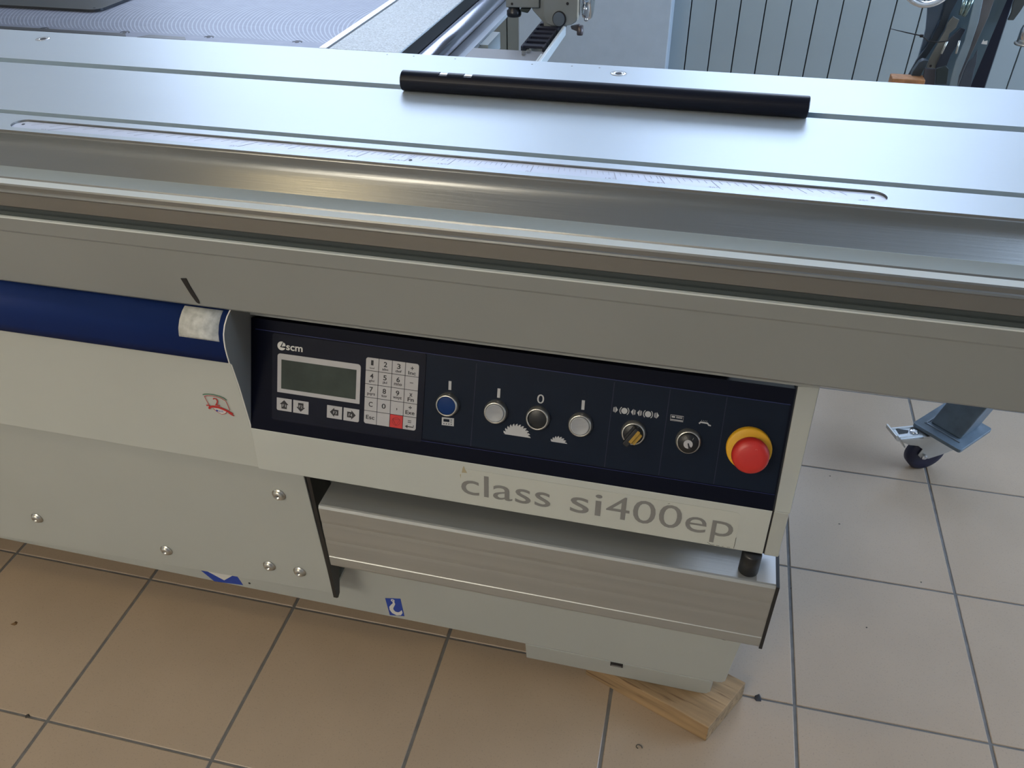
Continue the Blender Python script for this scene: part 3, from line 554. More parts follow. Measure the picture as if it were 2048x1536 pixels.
# measured outlines (metres) of the hardware behind the table
D = {'blue_blade': [(1.6806, 0.7952), (1.7222, 0.7969), (1.7209, 0.7621), (1.7155, 0.7357), (1.7103, 0.7104), (1.7038, 0.6893), (1.6954, 0.6752),
                (1.6954, 0.6969), (1.6937, 0.7315), (1.6877, 0.7652)],
 'brown_bar': [(1.7814, 0.8182), (1.8067, 0.8192), (1.8062, 0.7757), (1.8, 0.7305), (1.7962, 0.6997), (1.7909, 0.668), (1.7894, 0.6376),
               (1.7892, 0.623), (1.7839, 0.6227), (1.7837, 0.6517), (1.7862, 0.6835), (1.7888, 0.7239), (1.7866, 0.7644)],
 'chainL': [(0.9111, 0.5901, 0.855), (0.9451, 0.5737, 0.855), (0.9152, 0.6951, 0.855), (0.9471, 0.6857, 0.855), (0.9464, 0.5739, 0.855),
            (0.9495, 0.7557, 0.855), (0.9571, 0.7544, 0.855), (0.9414, 0.5415, 0.855), (0.9423, 0.5869, 0.855), (0.8203, 0.5863, 0.855),
            (0.8161, 0.548, 0.855), (0.911, 0.5877, 0.855)],
 'clips': [(1.7125, 1.2239, 0.7451), (1.7081, 1.2239, 0.7189), (1.7367, 1.2239, 0.7478), (1.7377, 1.2239, 0.7205)],
 'cyl': [(1.8549, 1.2739, 0.7715), (1.8918, 1.2739, 0.7661), (1.8578, 1.2739, 0.7417), (1.9, 1.2739, 0.7342), (1.8649, 1.2739, 0.7836)],
 'dark_strap': [(1.7179, 0.8053), (1.7428, 0.8063), (1.7347, 0.7731), (1.7307, 0.7348), (1.7221, 0.7062), (1.7134, 0.6819), (1.7007, 0.6488),
                (1.6862, 0.6081), (1.676, 0.6075), (1.6824, 0.6346), (1.6901, 0.6645), (1.7016, 0.6909), (1.7099, 0.7166), (1.7176, 0.7541)],
 'f_bracket': [(0.8416, 0.9166), (0.9034, 0.919), (0.9037, 0.8896), (0.8412, 0.8879)],
 'f_btn': [(0.9307, 0.8749), (0.9544, 0.876), (0.9426, 0.888), (0.9432, 0.8625)],
 'f_cast': [(0.9034, 0.919), (0.912, 0.9194), (0.963, 0.9213), (0.9646, 0.8731), (0.9535, 0.8592), (0.9393, 0.8463), (0.9262, 0.8427),
            (0.9151, 0.8458), (0.9113, 0.8572), (0.9105, 0.8639), (0.9038, 0.871), (0.8906, 0.8838), (0.8877, 0.8883), (0.8979, 0.8894),
            (0.9037, 0.8903)],
 'f_hole': [(0.9558, 0.901), (0.9585, 0.9011)],
 'f_hole2': [(0.852, 0.8947), (0.8546, 0.8948)],
 'f_knob': [(0.8415, 0.885), (0.8673, 0.8848), (0.8657, 0.8753), (0.8414, 0.8756), (0.8444, 0.8811)],
 'f_lever': [(0.8673, 0.8861), (0.8863, 0.8862), (0.8812, 0.879), (0.8687, 0.8811)],
 'f_plate': [(0.9113, 0.9193), (0.9763, 0.9218), (0.9771, 0.883), (0.974, 0.8709), (0.9648, 0.8651), (0.9534, 0.863), (0.9418, 0.862),
             (0.9273, 0.862), (0.9177, 0.8663), (0.9132, 0.8775)],
 'f_stub': [(0.9765, 0.8603), (0.9866, 0.8601), (0.974, 0.8494), (0.9842, 0.8472), (0.9621, 0.8603)],
 'f_wheel': [(0.9776, 0.9065), (1.0002, 0.9048), (0.976, 0.8736), (0.9894, 0.8609), (0.9904, 0.8716)],
 'foot_pouch': [(1.6714, 0.6295), (1.6744, 0.6587), (1.6824, 0.6797), (1.69, 0.6852), (1.7007, 0.6847), (1.6984, 0.6712), (1.6944, 0.6583),
                (1.6927, 0.6422), (1.6957, 0.6311)],
 'grey_bar': [(1.7388, 0.7678), (1.7542, 0.761), (1.752, 0.7434), (1.7421, 0.7306), (1.7421, 0.6994), (1.7382, 0.6674), (1.7341, 0.6518),
              (1.7249, 0.6485), (1.7138, 0.6531), (1.7141, 0.6676), (1.7246, 0.7126), (1.731, 0.7378), (1.7311, 0.7531)],
 'light_bar': [(1.7638, 0.8149), (1.7809, 0.8156), (1.7861, 0.766), (1.7853, 0.7082), (1.7833, 0.68), (1.7808, 0.648), (1.784, 0.6189),
               (1.7681, 0.6179), (1.765, 0.647), (1.764, 0.6789), (1.7695, 0.7259), (1.7664, 0.7755)],
 'low_plate_a': [(1.6956, 0.6698), (1.7198, 0.6697), (1.727, 0.6335), (1.7, 0.6318)],
 'low_plate_b': [(1.7194, 0.6724), (1.7377, 0.6789), (1.7453, 0.6731), (1.7508, 0.6388), (1.7271, 0.6373)],
 'navy_bar': [(1.7594, 0.7467), (1.7706, 0.7442), (1.7628, 0.71), (1.7552, 0.6845), (1.7541, 0.6621), (1.7457, 0.6536), (1.7311, 0.6535),
              (1.7309, 0.6624), (1.7354, 0.6897), (1.7414, 0.7213)],
 'post': [(1.8689, 1.4139, 0.7942), (1.8701, 1.4139, 0.5951), (1.8539, 1.4139, 0.7861), (1.8339, 1.4139, 0.595)],
 'ring': [(1.5831, 1.1739, 0.835), (1.6009, 1.1739, 0.824), (1.6195, 1.1739, 0.8208), (1.6454, 1.1739, 0.8268), (1.6684, 1.1739, 0.8385),
          (1.5939, 1.1739, 0.8354), (1.6096, 1.1739, 0.8283)],
 'rods': [(1.75, 1.3339, 0.8126), (1.75, 1.3339, 0.7758), (1.7641, 1.3339, 0.8161), (1.7567, 1.3339, 0.7732)],
 'steel_bar_low': [(1.7959, 0.6937), (1.799, 0.7123), (1.8055, 0.6818), (1.8058, 0.6661), (1.8099, 0.6281), (1.7846, 0.6265), (1.7852, 0.6649),
                   (1.7884, 0.6839)],
 'strapR': [(1.8605, 0.7937), (1.8819, 0.8034), (1.8849, 0.7947), (1.8803, 0.7783), (1.8732, 0.7599), (1.8616, 0.7594), (1.8635, 0.776)],
 'tag': [(1.7766, 1.2039, 0.7486), (1.7786, 1.2039, 0.758), (1.7806, 1.2039, 0.7538), (1.787, 1.2039, 0.7556), (1.7881, 1.2039, 0.7477)],
 'tie': [(1.5889, 1.2139, 0.7678), (1.6238, 1.2139, 0.7615), (1.6555, 1.2139, 0.7565), (1.6728, 1.2139, 0.7457), (1.6902, 1.2139, 0.7451),
         (1.7107, 1.2139, 0.7483)],
 'wood': [(1.628, 1.2739, 0.6495), (1.6607, 1.2739, 0.6507), (1.6593, 1.2739, 0.6386), (1.6308, 1.2739, 0.6384), (1.6918, 1.2739, 0.6597)]}# ------------------------------------------------------------------ sliding table
stb = thing('sliding_table', (1.0, .18, .82), 'long pale aluminium sliding table with two grooves and a recessed angle scale', 'table')
yF, yB = -.0170, .3835
g1, g2 = (.2234,.2425), (.0329,.0451)
cove = [(-.0168,.8990),(-.0171,.8955),(-.0174,.8900),(-.0180,.8862),(-.0192,.8832),(-.0215,.8800),(-.0260,.8748),(-.0315,.8690),(-.0350,.8650),(-.0376,.8622)]
front = cove + [(-.0378,.8620),(-.0650,.8620),(-.0660,.8600),(-.0695,.8600),(-.0705,.8625)]
bead = [(-.0798,.8607),(-.0812,.8590),(-.0815,.8542),(-.0830,.8532),(-.0838,.8512),(-.0832,.8500),(-.0820,.8490),(-.0820,.8320),(-.0805,.8308)]
pr = [(yF,.8972)] + cove[1:] + front[len(cove):] + bead + [(-.0500,.8305),(.34,.8305),(.34,.87),(yB,.88),(yB,.9),(g1[1],.9),(g1[1],.889),(g1[0],.889),(g1[0],.9),(g2[1],.9),(g2[1],.891),(g2[0],.891),(g2[0],.8972)]
tbl = link('table_extrusion', profx(nb(), pr, XL+.02, XR), [anod, anod_side, slotm, glint, teal], stb, label='pale anodised aluminium extrusion')
for p in tbl.data.polygons:
    n = p.normal; c = p.center + POS['table_extrusion']
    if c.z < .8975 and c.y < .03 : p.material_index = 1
    if c.y > .03 and .885 < c.z < .8995: p.material_index = 2
    if abs(n.x) < .5 and -.0800 < c.y < -.0705 and n.z > .5: p.material_index = 3  # bright reflection line put into the chamfer's colour
    if abs(n.x) < .5 and -.066 < c.y < -.0376 and .8615 < c.z < .8625: p.material_index = 4
    if abs(n.x) < .5 and c.y < -.015 and c.y > -.040 and c.z < .8985: p.use_smooth = True
# front land with the stadium-shaped recess
bm = nb(); outer = [(XL+.02,yF),(XR,yF),(XR,g2[0]),(XL+.02,g2[0])]
hole = rrect(.3905,1.4175,-.0075,.0200,.0137,10)
vo = [bm.verts.new((x, y, .9)) for x, y in outer]; vh = [bm.verts.new((x, y, .9)) for x, y in hole]
es = [bm.edges.new((vo[i], vo[(i+1)%4])) for i in range(4)] + [bm.edges.new((vh[i], vh[(i+1)%len(vh)])) for i in range(len(vh))]
bmesh.ops.triangle_fill(bm, edges=es, use_beauty=True)
r_ = bmesh.ops.extrude_face_region(bm, geom=list(bm.faces)); bmesh.ops.translate(bm, verts=[v for v in r_['geom'] if isinstance(v, bmesh.types.BMVert)], vec=(0,0,-.0028))
fl = link('front_land', bm, [anod, anod_side], stb)
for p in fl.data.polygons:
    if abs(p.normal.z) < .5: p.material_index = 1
scale_m = M('pale_scale_strip', (.56,.60,.70), .45, .25)
link('angle_scale', prism(nb(), rrect(.3912,1.4168,-.0070,.0186,.0125,10), .89725, .8978), scale_m, stb, label='recessed pale angle scale strip')
bm = nb(); F0 = frame((0,0,.8979), (1,0,0), (0,1,0), (0,0,1)); PX, PY = 1.0520, .352
for d10 in range(-66*1, 48):
    t = math.radians(d10)
    lg = 2 if d10 % 15 == 0 or d10 in (22, -22, 23, -23) and False else (1 if d10 % 5 == 0 else 0)
    y1, y0 = .0150, {0:.0080,1:.0035,2:-.0030}[lg]
    xa, xb = PX+math.tan(t)*(PY-y1)*.985, PX+math.tan(t)*(PY-y0)*.985
    if not (.402 < xa < 1.398 and .402 < xb < 1.398): continue
    ribbon(bm, [(xa,y1),(xb,y0)], {0:.00035,1:.0004,2:.0007}[lg], F0, 0, .0001)
for d, s in ((22.5,'22,5°'),(-22.5,'22,5°')):
    t = math.radians(d); ribbon(bm, [(PX+math.tan(t)*(PY-.015)*.985,.015),(PX+math.tan(t)*(PY+.003)*.985,-.003)], .0007, F0, 0, .0001)
for d, s in ((-60,'60°'),(-45,'45°'),(-30,'30°'),(-22.5,'22,5°'),(-15,'15°'),(0,'0'),(15,'15°'),(22.5,'22,5°'),(30,'30°'),(45,'45°')):
    xx = PX+math.tan(math.radians(d))*(PY+.002)*.985; wdt = .0032*len(s)
    text_into(bm, s, xx-wdt-.002, xx-.002, -.0045, .0002, F0, .0001)
link('scale_marking', bm, M('scale_print', (.30,.31,.38), .5), stb)
for x, y in ((.4025,.0085),(.9140,.0015),(1.4040,.0070)):
    link('scale_screw', lathe(nb(), [(0,0),(.0020,0),(.0020,.0003),(.0012,.0004),(0,.0002)], frame((x,y,.8979), (1,0,0), (0,1,0), (0,0,1)), 14), black_ink, stb)
# pivot plugs let into the top
for x, y in ((.1681,.345),(1.0998,.3501)):
    F1 = frame((x,y,.9), (1,0,0), (0,1,0), (0,0,1))
    link('pivot_ring', lathe(nb(), [(0,.0001),(.0105,.0001),(.0102,.0005),(.0065,.0004),(.0055,.0001)], F1, 28), M('ring_metal', (.85,.86,.87), .25, .8), stb, smooth=True)
    link('pivot_hole', lathe(nb(), [(0,.0006),(.0045,.0006),(.0045,.0002),(0,.0002)], F1, 20), black_ink, stb)
    link('pivot_line', lathe(nb(), [(.0108,.0001),(.0113,.0003),(.0116,.0001)], F1, 28), M('ring_line', (.2,.2,.2), .5), stb)
for x, y in ((.7900,.3722),(.8550,.3710),(.9720,.3680),(1.0300,.3705),(1.0700,.3700),(.7480,.372)):
    link('rivet', lathe(nb(), [(0,.0003),(.0012,.0003),(.0014,.0001),(0,.0001)], frame((x,y,.9), (1,0,0), (0,1,0), (0,0,1)), 10), grey_ink, stb)
# ------------------------------------------------------------------ black tube lying on the table
tubem = M('black_tube_finish', (.004,.0055,.013), .38, .0, spec=.2)
RT = .0130
bm = lathe(nb(), [(0,-.2598),(.0120,-.2598),(RT,-.2588),(RT,.2588),(.0120,.2598),(0,.2598)], frame((1.0875,.2215,.9+RT+.0002), (0,1,0), (0,0,1), (1,0,0)), 40)
tb = link('black_tube', bm, [tubem], None); tag(tb, 'black metal tube with two small notches lying on the sliding table', 'tube')
for p in tb.data.polygons: p.use_smooth = abs(p.normal.x) < .5
cb = nb(); box(cb, .8800, .8915, .20, .2415, .9+RT*2-.0016, .96); box(cb, .9135, .9250, .20, .2415, .9+RT*2-.0016, .96); cut(tb, cb)
for p in tb.data.polygons: p.use_smooth = False
for a, b in ((.8802,.8913),(.9137,.9248)): link('notch_floor', box(nb(), a, b, .2185, .2250, .9+RT*2-.0016, .9+RT*2-.0009), steel, tb)
# ------------------------------------------------------------------ cast iron table behind
ci = M('milled_cast_iron', (.27,.28,.31), .45, .35); nt = ci.node_tree; b = nt.nodes['Principled BSDF']
tc = nt.nodes.new('ShaderNodeNewGeometry'); sx = nt.nodes.new('ShaderNodeSeparateXYZ'); nt.links.new(tc.outputs['Position'], sx.inputs[0])
def mth(op, a, b_=None, c=None):
    n = nt.nodes.new('ShaderNodeMath'); n.operation = op
    for k, v in enumerate((a, b_, c)):
        if v is None: continue
        if isinstance(v, (int, float)): n.inputs[k].default_value = v
        else: nt.links.new(v, n.inputs[k])
    return n.outputs[0]
RA = .215; Y0 = .575
dy_ = mth('SUBTRACT', sx.outputs[1], Y0)
rt = mth('SQRT', mth('MAXIMUM', mth('SUBTRACT', RA*RA, mth('MULTIPLY', dy_, dy_)), .0001))
u = mth('ADD', sx.outputs[0], rt)                       # arcs bulging to the left, each shifted along x
fr = mth('FRACT', mth('DIVIDE', u, .0078))
line = mth('LESS_THAN', mth('ABSOLUTE', mth('SUBTRACT', fr, .5)), .15)
nz = nt.nodes.new('ShaderNodeTexNoise'); nz.inputs['Scale'].default_value = 60
fr2 = mth('SINE', mth('MULTIPLY', u, 2*math.pi/.0023))
inside = mth('GREATER_THAN', sx.outputs[1], .4145)
k1 = mth('MULTIPLY', mth('ADD', mth('MULTIPLY', line, .50), mth('MULTIPLY', fr2, .0)), inside)
k2 = mth('ADD', k1, mth('MULTIPLY', mth('SUBTRACT', nz.outputs[0], .5), .35))
rmp = nt.nodes.new('ShaderNodeMix'); rmp.data_type = 'RGBA'; nt.links.new(mth('ADD', k2, .12), rmp.inputs[0]); rmp.inputs[6].default_value = (.11,.125,.175,1); rmp.inputs[7].default_value = (.34,.375,.46,1)
nt.links.new(rmp.outputs[2], b.inputs['Base Color'])
box_ = box
bm = nb(); prism(bm, [(-1.0,.3850),(.6300,.3850),(.6300,1.15),(-1.0,1.15)], .862, .8995)
sawt = link('cast_iron_table', bm, ci, saw, label='grey cast iron saw table milled with curved arcs')
link('table_edge', box(nb(), .6302, .6420, .3870, 1.15, .865, .8998), M('bright_machined_edge', (.66,.70,.74), .35, .7), saw)
link('joint_line', box(nb(), .6422, .6470, .3870, 1.15, .87, .8970), black, saw)
link('extension_side', box(nb(), .6472, .7612, .3850, 1.15, .8760, .8962), black, saw)
ext = link('extension_table', box(nb(), .6472, .7620, .3850, 1.15, .8964, .9), M('speckled_pale_table', (.47,.51,.53), .5, .05, noise=.45, nscale=420, speck=.3, speckscale=260, speckcol=(.38,.42,.44), bump=.3, bscale=300), saw, bevel=.001, label='pale speckled extension table')
for (a, b_) in ((-1.0,.2870),(.3130,.3960)):
    link('table_slot', prism(nb(), [(a,.3852),(b_+.006,.3852),(b_-.006,.4010),(a+.012,.4010)], .8996, .9000), black, saw)
for x, y in ((.1255,.4000),(.2760,.4060),(.4290,.4075),(.5830,.4090)):
    bm = nb(); F1 = frame((x,y,.8996), (1,0,0), (0,1,0), (0,0,1))
    ribbon(bm, [(.0075*math.cos(math.radians(a)), .0075*math.sin(math.radians(a))) for a in range(0, 181, 12)], .0016, F1, 0, .0004)
    lathe(bm, [(0,.0004),(.0032,.0004),(.0035,0),(0,0)], F1, 12); link('table_screw', bm, black_ink, saw)
# guide bar and rail beside the extension table
link('rail_backing', box(nb(), .7000, .7320, .40, 1.20, .80, .8755), black, saw)
bm = lathe(nb(), [(0,-.42),(.0212,-.42),(.0215,-.419),(.0215,.419),(.0212,.42),(0,.42)], frame((.7556,.80,.8530), (1,0,0), (0,0,1), (0,-1,0)), 40)
gb = link('guide_bar', bm, M('polished_dark_bar', (.30,.31,.36), .22, .95), saw, smooth=True, label='round polished guide bar')
for p in gb.data.polygons: p.use_smooth = abs(p.normal.y) < .5
link('guide_rail', profx(nb(), [(.3865,.8200),(1.22,.8200),(1.22,.8345),(.3865,.8345)], .7695, .7860), M('rail_grey', (.32,.33,.34), .4, .5), saw)
link('guide_rail_low', box(nb(), .7862, .7985, .3865, 1.22, .8270, .8345), M('rail_pale', (.44,.48,.52), .4, .4), saw)
link('rail_bracket', box(nb(), .7990, .8150, .700, .790, .800, .8300), M('bracket_blue_grey', (.36,.42,.45), .5), saw)
# dark plate lying on the cast iron table
dk = prism(nb(), rrect(-.95,.1500,.5150,.98,[.002,.02,.02,.002],6), .9, .904)
pl = link('steel_plate', dk, M('dark_steel_plate', (.030,.034,.040), .30, .3, noise=.2, nscale=9), None); tag(pl, 'dark grey plate with a rounded corner lying on the milled saw table', 'plate')
for x, y in ((.1340,.5270),(.1170,.6200)): link('plate_screw', lathe(nb(), [(0,.0006),(.0020,.0006),(.0024,0),(0,0)], frame((x,y,.904), (1,0,0), (0,1,0), (0,0,1)), 12), black_ink, pl)
# ------------------------------------------------------------------ rip fence head
FBK = lambda y: frame((0,y,0), (1,0,0), (0,0,1), (0,-1,0))
rf = thing('rip_fence_head', (.93,.76,.84), 'grey cast rip fence head with round button and chrome handwheel on the guide bar', 'fence head')
castm = M('fence_grey_enamel', (.215,.245,.265), .5, noise=.04, nscale=12)
YFH = .7339
link('bracket', prism(nb(), [(.8416,.960),(.9034,.962),(.9037,.8896),(.8412,.8879)], 0, .05, FBK(YFH+.05)), castm, rf, bevel=.002)
link('bracket_hole', prism(nb(), circ(.8533,.8948,.0022,14), 0, .0004, FBK(YFH-.0003)), black_ink, rf)
link('casting', prism(nb(), D['f_cast'][0:1] and [(.9040,.960),(.963,.962)] + D['f_cast'][3:] , 0, .035, FBK(YFH+.04)), castm, rf, bevel=.002)
link('front_cover', prism(nb(), [(.9113,.960),(.9763,.962)] + D['f_plate'][2:], 0, .012, FBK(YFH+.0045)), castm, rf, bevel=.0025, seg=3)
link('cover_edge', prism(nb(), [(.9765,.962),(.9785,.962),(.9792,.883),(.9770,.875),(.9762,.883)], 0, .016, FBK(YFH+.0005)), M('pale_edge', (.55,.6,.6), .4), rf)
bm = prism(nb(), [(.9428+.0125*math.cos(t*math.pi/14), .8752+.0134*math.sin(t*math.pi/14)) for t in range(28)], 0, .002, FBK(YFH-.0078)); link('button_rim', bm, black_ink, rf)
bm = prism(nb(), [(.9424+.0108*math.cos(t*math.pi/14), .8750+.0120*math.sin(t*math.pi/14)) for t in range(28)], 0, .002, FBK(YFH-.0099)); link('round_button', bm, M('slate_button', (.10,.13,.17), .5), rf, bevel=.0006)
link('cover_hole', prism(nb(), circ(.9571,.9012,.0026,14), 0, .0004, FBK(YFH-.0077)), black_ink, rf)
bm = lathe(nb(), [(0,-.004),(.0125,-.004),(.0135,-.001),(.0135,.006),(.0105,.008),(.0105,.0125),(0,.0125)], frame((.8540,YFH+.012,.8752), (1,0,0), (0,1,0), (0,0,1)), 28); link('clamp_knob', bm, M('clamp_black', (.03,.035,.045), .3, .4), rf, smooth=True)
bm = prism(nb(), [(.8673,.8861),(.8863,.8862),(.8812,.8790),(.8687,.8811)], 0, .012, FBK(YFH+.016)); link('clamp_lever', bm, M('lever_dark', (.03,.045,.05), .5), rf, bevel=.001)
bm = lathe(nb(), [(.004,.0),(.0150,.0),(.0330,.003),(.0360,.008),(.0360,.014),(.0330,.018),(.012,.020),(.004,.020)], frame((.9800,YFH+.02,.9060), (0,1,0), (0,0,1), (1,0,.0)), 40)
hw = link('handwheel', bm, chrome, rf, smooth=True)
for k in range(8):
    a = k*math.pi/4+.3; c = Vector((.990, YFH+.02+.0365*math.cos(a), .9060+.0365*math.sin(a))); bm = nb(); bmesh.ops.create_uvsphere(bm, u_segments=10, v_segments=6, radius=.0040, matrix=Matrix.Translation(c)); link('wheel_lobe', bm, chrome, hw, smooth=True)
bm = lathe(nb(), [(0,0),(.0055,0),(.0058,.003),(.0058,.016),(0,.016)], frame((.9795,YFH+.004,.8462), (1,0,0), (0,1,0), (0,0,1)), 20); link('stub', bm, M('stub_brown', (.09,.075,.08), .35, .4), rf, smooth=True)
link('stub_arm', prism(nb(), [(.9621,.8603),(.9765,.8640),(.9795,.8610),(.9745,.8525),(.9640,.8560)], 0, .008, FBK(YFH+.010)), M('arm_dark', (.08,.075,.08), .4, .3), rf)
# ------------------------------------------------------------------ cable chain in its channel, and the arm plate
arm = thing('chain_tray', (.93,.55,.80), 'grey sheet-metal arm and pale channel carrying the cable chain behind the sliding table', 'tray')
link('arm_plate', box(nb(), .8200, .9440, .395, .5870, .852, .8560), M('arm_grey', (.20,.20,.205), .5, .3), arm, bevel=.001)
link("channel_base", box(nb(), .9000, .9480, .5872, .7240, .8380, .8400), cream_dk, arm)
chm = M('channel_pale', (.55,.60,.62), .45)
link('channel_wall', box(nb(), .9500, .9560, .400, .7240, .8480, .8640), chm, arm, bevel=.0015)
link('arm_end', box(nb(), .9442, .9475, .395, .5600, .852, .8600), chm, arm)
for k in range(2): link('arm_screw', lathe(nb(), [(0,0),(.0045,0),(.0045,.004),(0,.004)], frame((.914+.006*k,.5650+.012*k,.8562), (1,0,0), (0,1,0), (0,0,1)), 8), chrome, arm)
cc = thing('cable_chain', (.925,.75,.845), 'black plastic cable drag chain running back in the pale channel', 'cable chain')
chb = M('chain_black', (.010,.012,.028), .4)
for k in range(8):
    y = .590+k*.0290
    bm = nb(); box(bm, .9030,.9060, y,y+.0260,.8435,.8620); box(bm, .9400,.9430, y,y+.0260,.8435,.8620); box(bm, .9060,.9400, y+.005,y+.0185,.8580,.8620)
    link('chain_link', bm, chb, cc)
    bm = nb(); tube(bm, [(.9445,y+.013,.853),(.9470,y+.013,.853)], .0045, 8); link('link_pin', bm, chb, cc)
# ------------------------------------------------------------------ wood block under the foot
woodm = M('rough_pine', (.29,.19,.098), .8, 0, noise=.45, nscale=60, bump=.8, bscale=130, stretch=(.10,1,1), rotz=.35, speck=.75, speckscale=150, speckcol=(.10,.05,.02))
fw = Vector((-.1477,.0538,0)).normalized(); gw = Vector((fw.y, -fw.x, 0)); gw = Vector((.0547,.0935,0)).normalized()
c0 = Vector((1.3600,-.0845,0))
bm = nb(); n = 7
import random as _r
def wj(s): return Vector((_r.uniform(-s,s), _r.uniform(-s,s), 0))
vb = []
loop = [c0 + fw*.22*t for t in (0,.25,.5,.75,1)] + [c0+fw*.22+gw*.109*t for t in (.5,1)] + [c0+gw*.109+fw*.22*t for t in (.75,.5,.25,0)] + [c0+gw*.109*.5]
a = [bm.verts.new(p+wj(.0006)) for p in loop]; b = [bm.verts.new(p+wj(.0008)+Vector((0,0,.0400))) for p in loop]
for i in range(len(loop)): bm.faces.new((a[i], a[(i+1)%len(loop)], b[(i+1)%len(loop)], b[i]))
bm.faces.new(b); bm.faces.new(a[::-1])
wbk = link('wood_block', bm, woodm, None, bevel=.0012); tag(wbk, 'rough pine wood block wedged under the right foot of the saw', 'wood block')
# ------------------------------------------------------------------ steel leg on a braked castor
slate = M('slate_blue_steel', (.11,.15,.19), .45, .15, noise=.25, nscale=30, bump=.2, bscale=90)
cs = thing('castored_steel_stand', (1.80,.67,0), 'slanted slate-blue steel stand leg on a braked castor right of the saw', 'stand')
ctr = Vector((1.8185,.678,0)); e1 = Vector((1.8202-1.7388,.5974-.6695,0)).normalized(); e2 = Vector((1.8985-1.8202,.6858-.5974,0)).normalized()
FPL = frame(ctr, e1, Vector((-e1.y,e1.x,0)), (0,0,1))
link('foot_plate', prism(nb(), rrect(-.0545,.0545,-.059,.059,.006,3), .1075, .1155, FPL), slate, cs, bevel=.0008)
bm = nb(); lean = Vector((.30,.05,1)); hw_ = .034
def sq(z): 
    q = ctr + lean*(z-.1155) + Vector((.004,.004,0)); q.z = z
    return [q+e1*a*hw_+Vector((-e1.y,e1.x,0))*b*hw_ for a, b in ((-1,-1),(1,-1),(1,1),(-1,1))]
prism_pts = [sq(.1156), sq(.72)]
va = [[bm.verts.new(p) for p in s] for s in prism_pts]
for i in range(4): bm.faces.new((va[0][i], va[0][(i+1)%4], va[1][(i+1)%4], va[1][i]))
bm.faces.new(va[1]); bm.faces.new(va[0][::-1]); link('leg', bm, slate, cs, bevel=.003)
bm = nb(); ribbon(bm, [(-.040,-.0375),(.040,-.0375)], .003, FPL, .1156, .1172); ribbon(bm, [(-.0375,-.04),(-.0375,.04)], .003, FPL, .1156, .1172); link('weld_seam', bm, M('weld', (.2,.24,.28), .4, .5), cs)
# castor: wheel axle roughly towards the viewer
wd = Vector((-.92,-.39,0)).normalized(); ax = Vector((.39,-.92,0)).normalized()
wc = Vector((1.796,.675,.0392))
FWH = frame(wc, wd, (0,0,1), ax); wcc = wc+wd*.0150; wcc.z = .0425; FW2 = frame(wcc, wd, (0,0,1), ax)
wheel = link('wheel', lathe(nb(), [(0,-.012),(.028,-.012),(.037,-.0125),(.0422,-.009),(.0425,0),(.0422,.009),(.037,.0125),(.028,.012),(0,.012)], FW2, 40), M('dark_blue_rubber', (.006,.007,.030), .5), cs, smooth=True)
zinc = M('zinc_plate', (.52,.53,.52), .3, .85, noise=.06, nscale=30)
for s in (1, -1):
    pts = [(.0986,.0641),(.0476,.0610),(.0092,.0610),(-.045,.0645),(-.045,.0160),(-.0137,.0045),(.0137,-.0032),(.0326,.0009),(.0429,.0114),(.0376,.0279),(.0518,.0398),(.0724,.0452),(.0909,.0556)]
    link('fork_cheek', prism(nb(), pts, .0150 if s > 0 else -.0172, .0172 if s > 0 else -.0150, FWH), zinc, cs, bevel=.0006)
link('axle_nut', lathe(nb(), [(0,.0173),(.0065,.0173),(.0065,.0215),(.004,.0235),(0,.0235)], frame(wc+wd*.0285+Vector((0,0,.0065)), wd, (0,0,1), ax), 8), chrome, cs)
link('fork_top', prism(nb(), [(.046,.0612),(-.045,.0648),(-.045,.0660),(.046,.0632)], -.0172, .0172, FWH), zinc, cs)
link('fork_apron', prism(nb(), [(.0860,.0550),(.0885,.0540),(.0660,.0200),(.0640,.0210)], -.0172, -.0020, FWH), zinc, cs)
link('swivel_head', lathe(nb(), [(0,.100),(.034,.100),(.034,.1070),(0,.1070)], frame((ctr.x-.008,ctr.y,0), (1,0,0), (0,1,0), (0,0,1)), 32), zinc, cs, smooth=False)
# brake pedal sticking out to the left
bk = link('brake_pedal', prism(nb(), [(.040,.0640),(.100,.0660),(.100,.0675),(.040,.0655)], -.0200, .0185, FWH), M('pedal_chrome', (.62,.66,.70), .35, .8), cs, bevel=.0005)
for s in (1,-1): link('pedal_side', prism(nb(), [(.044,.0625),(.100,.0655),(.100,.0695),(.044,.0675)], .0142*s-(.001), .0142*s+.001, FWH), zinc, cs)
link('pedal_slot', prism(nb(), [(.070,-.0045),(.093,-.0150),(.0960,.0030),(.074,.0010)], 0, .0003, frame(wc+Vector((0,0,.0679)), wd, ax, (0,0,1))), M('slot_dark', (.03,.035,.04), .5), cs)
link('pedal_screw', lathe(nb(), [(0,0),(.0095,0),(.0095,.0025),(.006,.0045),(0,.0050)], frame(wc+wd*.0600+Vector((0,0,.0665)), wd, ax, (0,0,1)), 20), chrome, cs, smooth=True)
bm = nb(); P0 = wc+wd*.066
for k in range(8):
    pass
pts = [(.0990,.0640),(.1030,.0660),(.1065,.0705),(.1090,.0770),(.1130,.0770),(.1115,.0680),(.1065,.0620),(.1000,.0590)]
link('pedal_tip', prism(bm, pts, -.0230, .0170, FWH), zinc, cs, bevel=.0005)
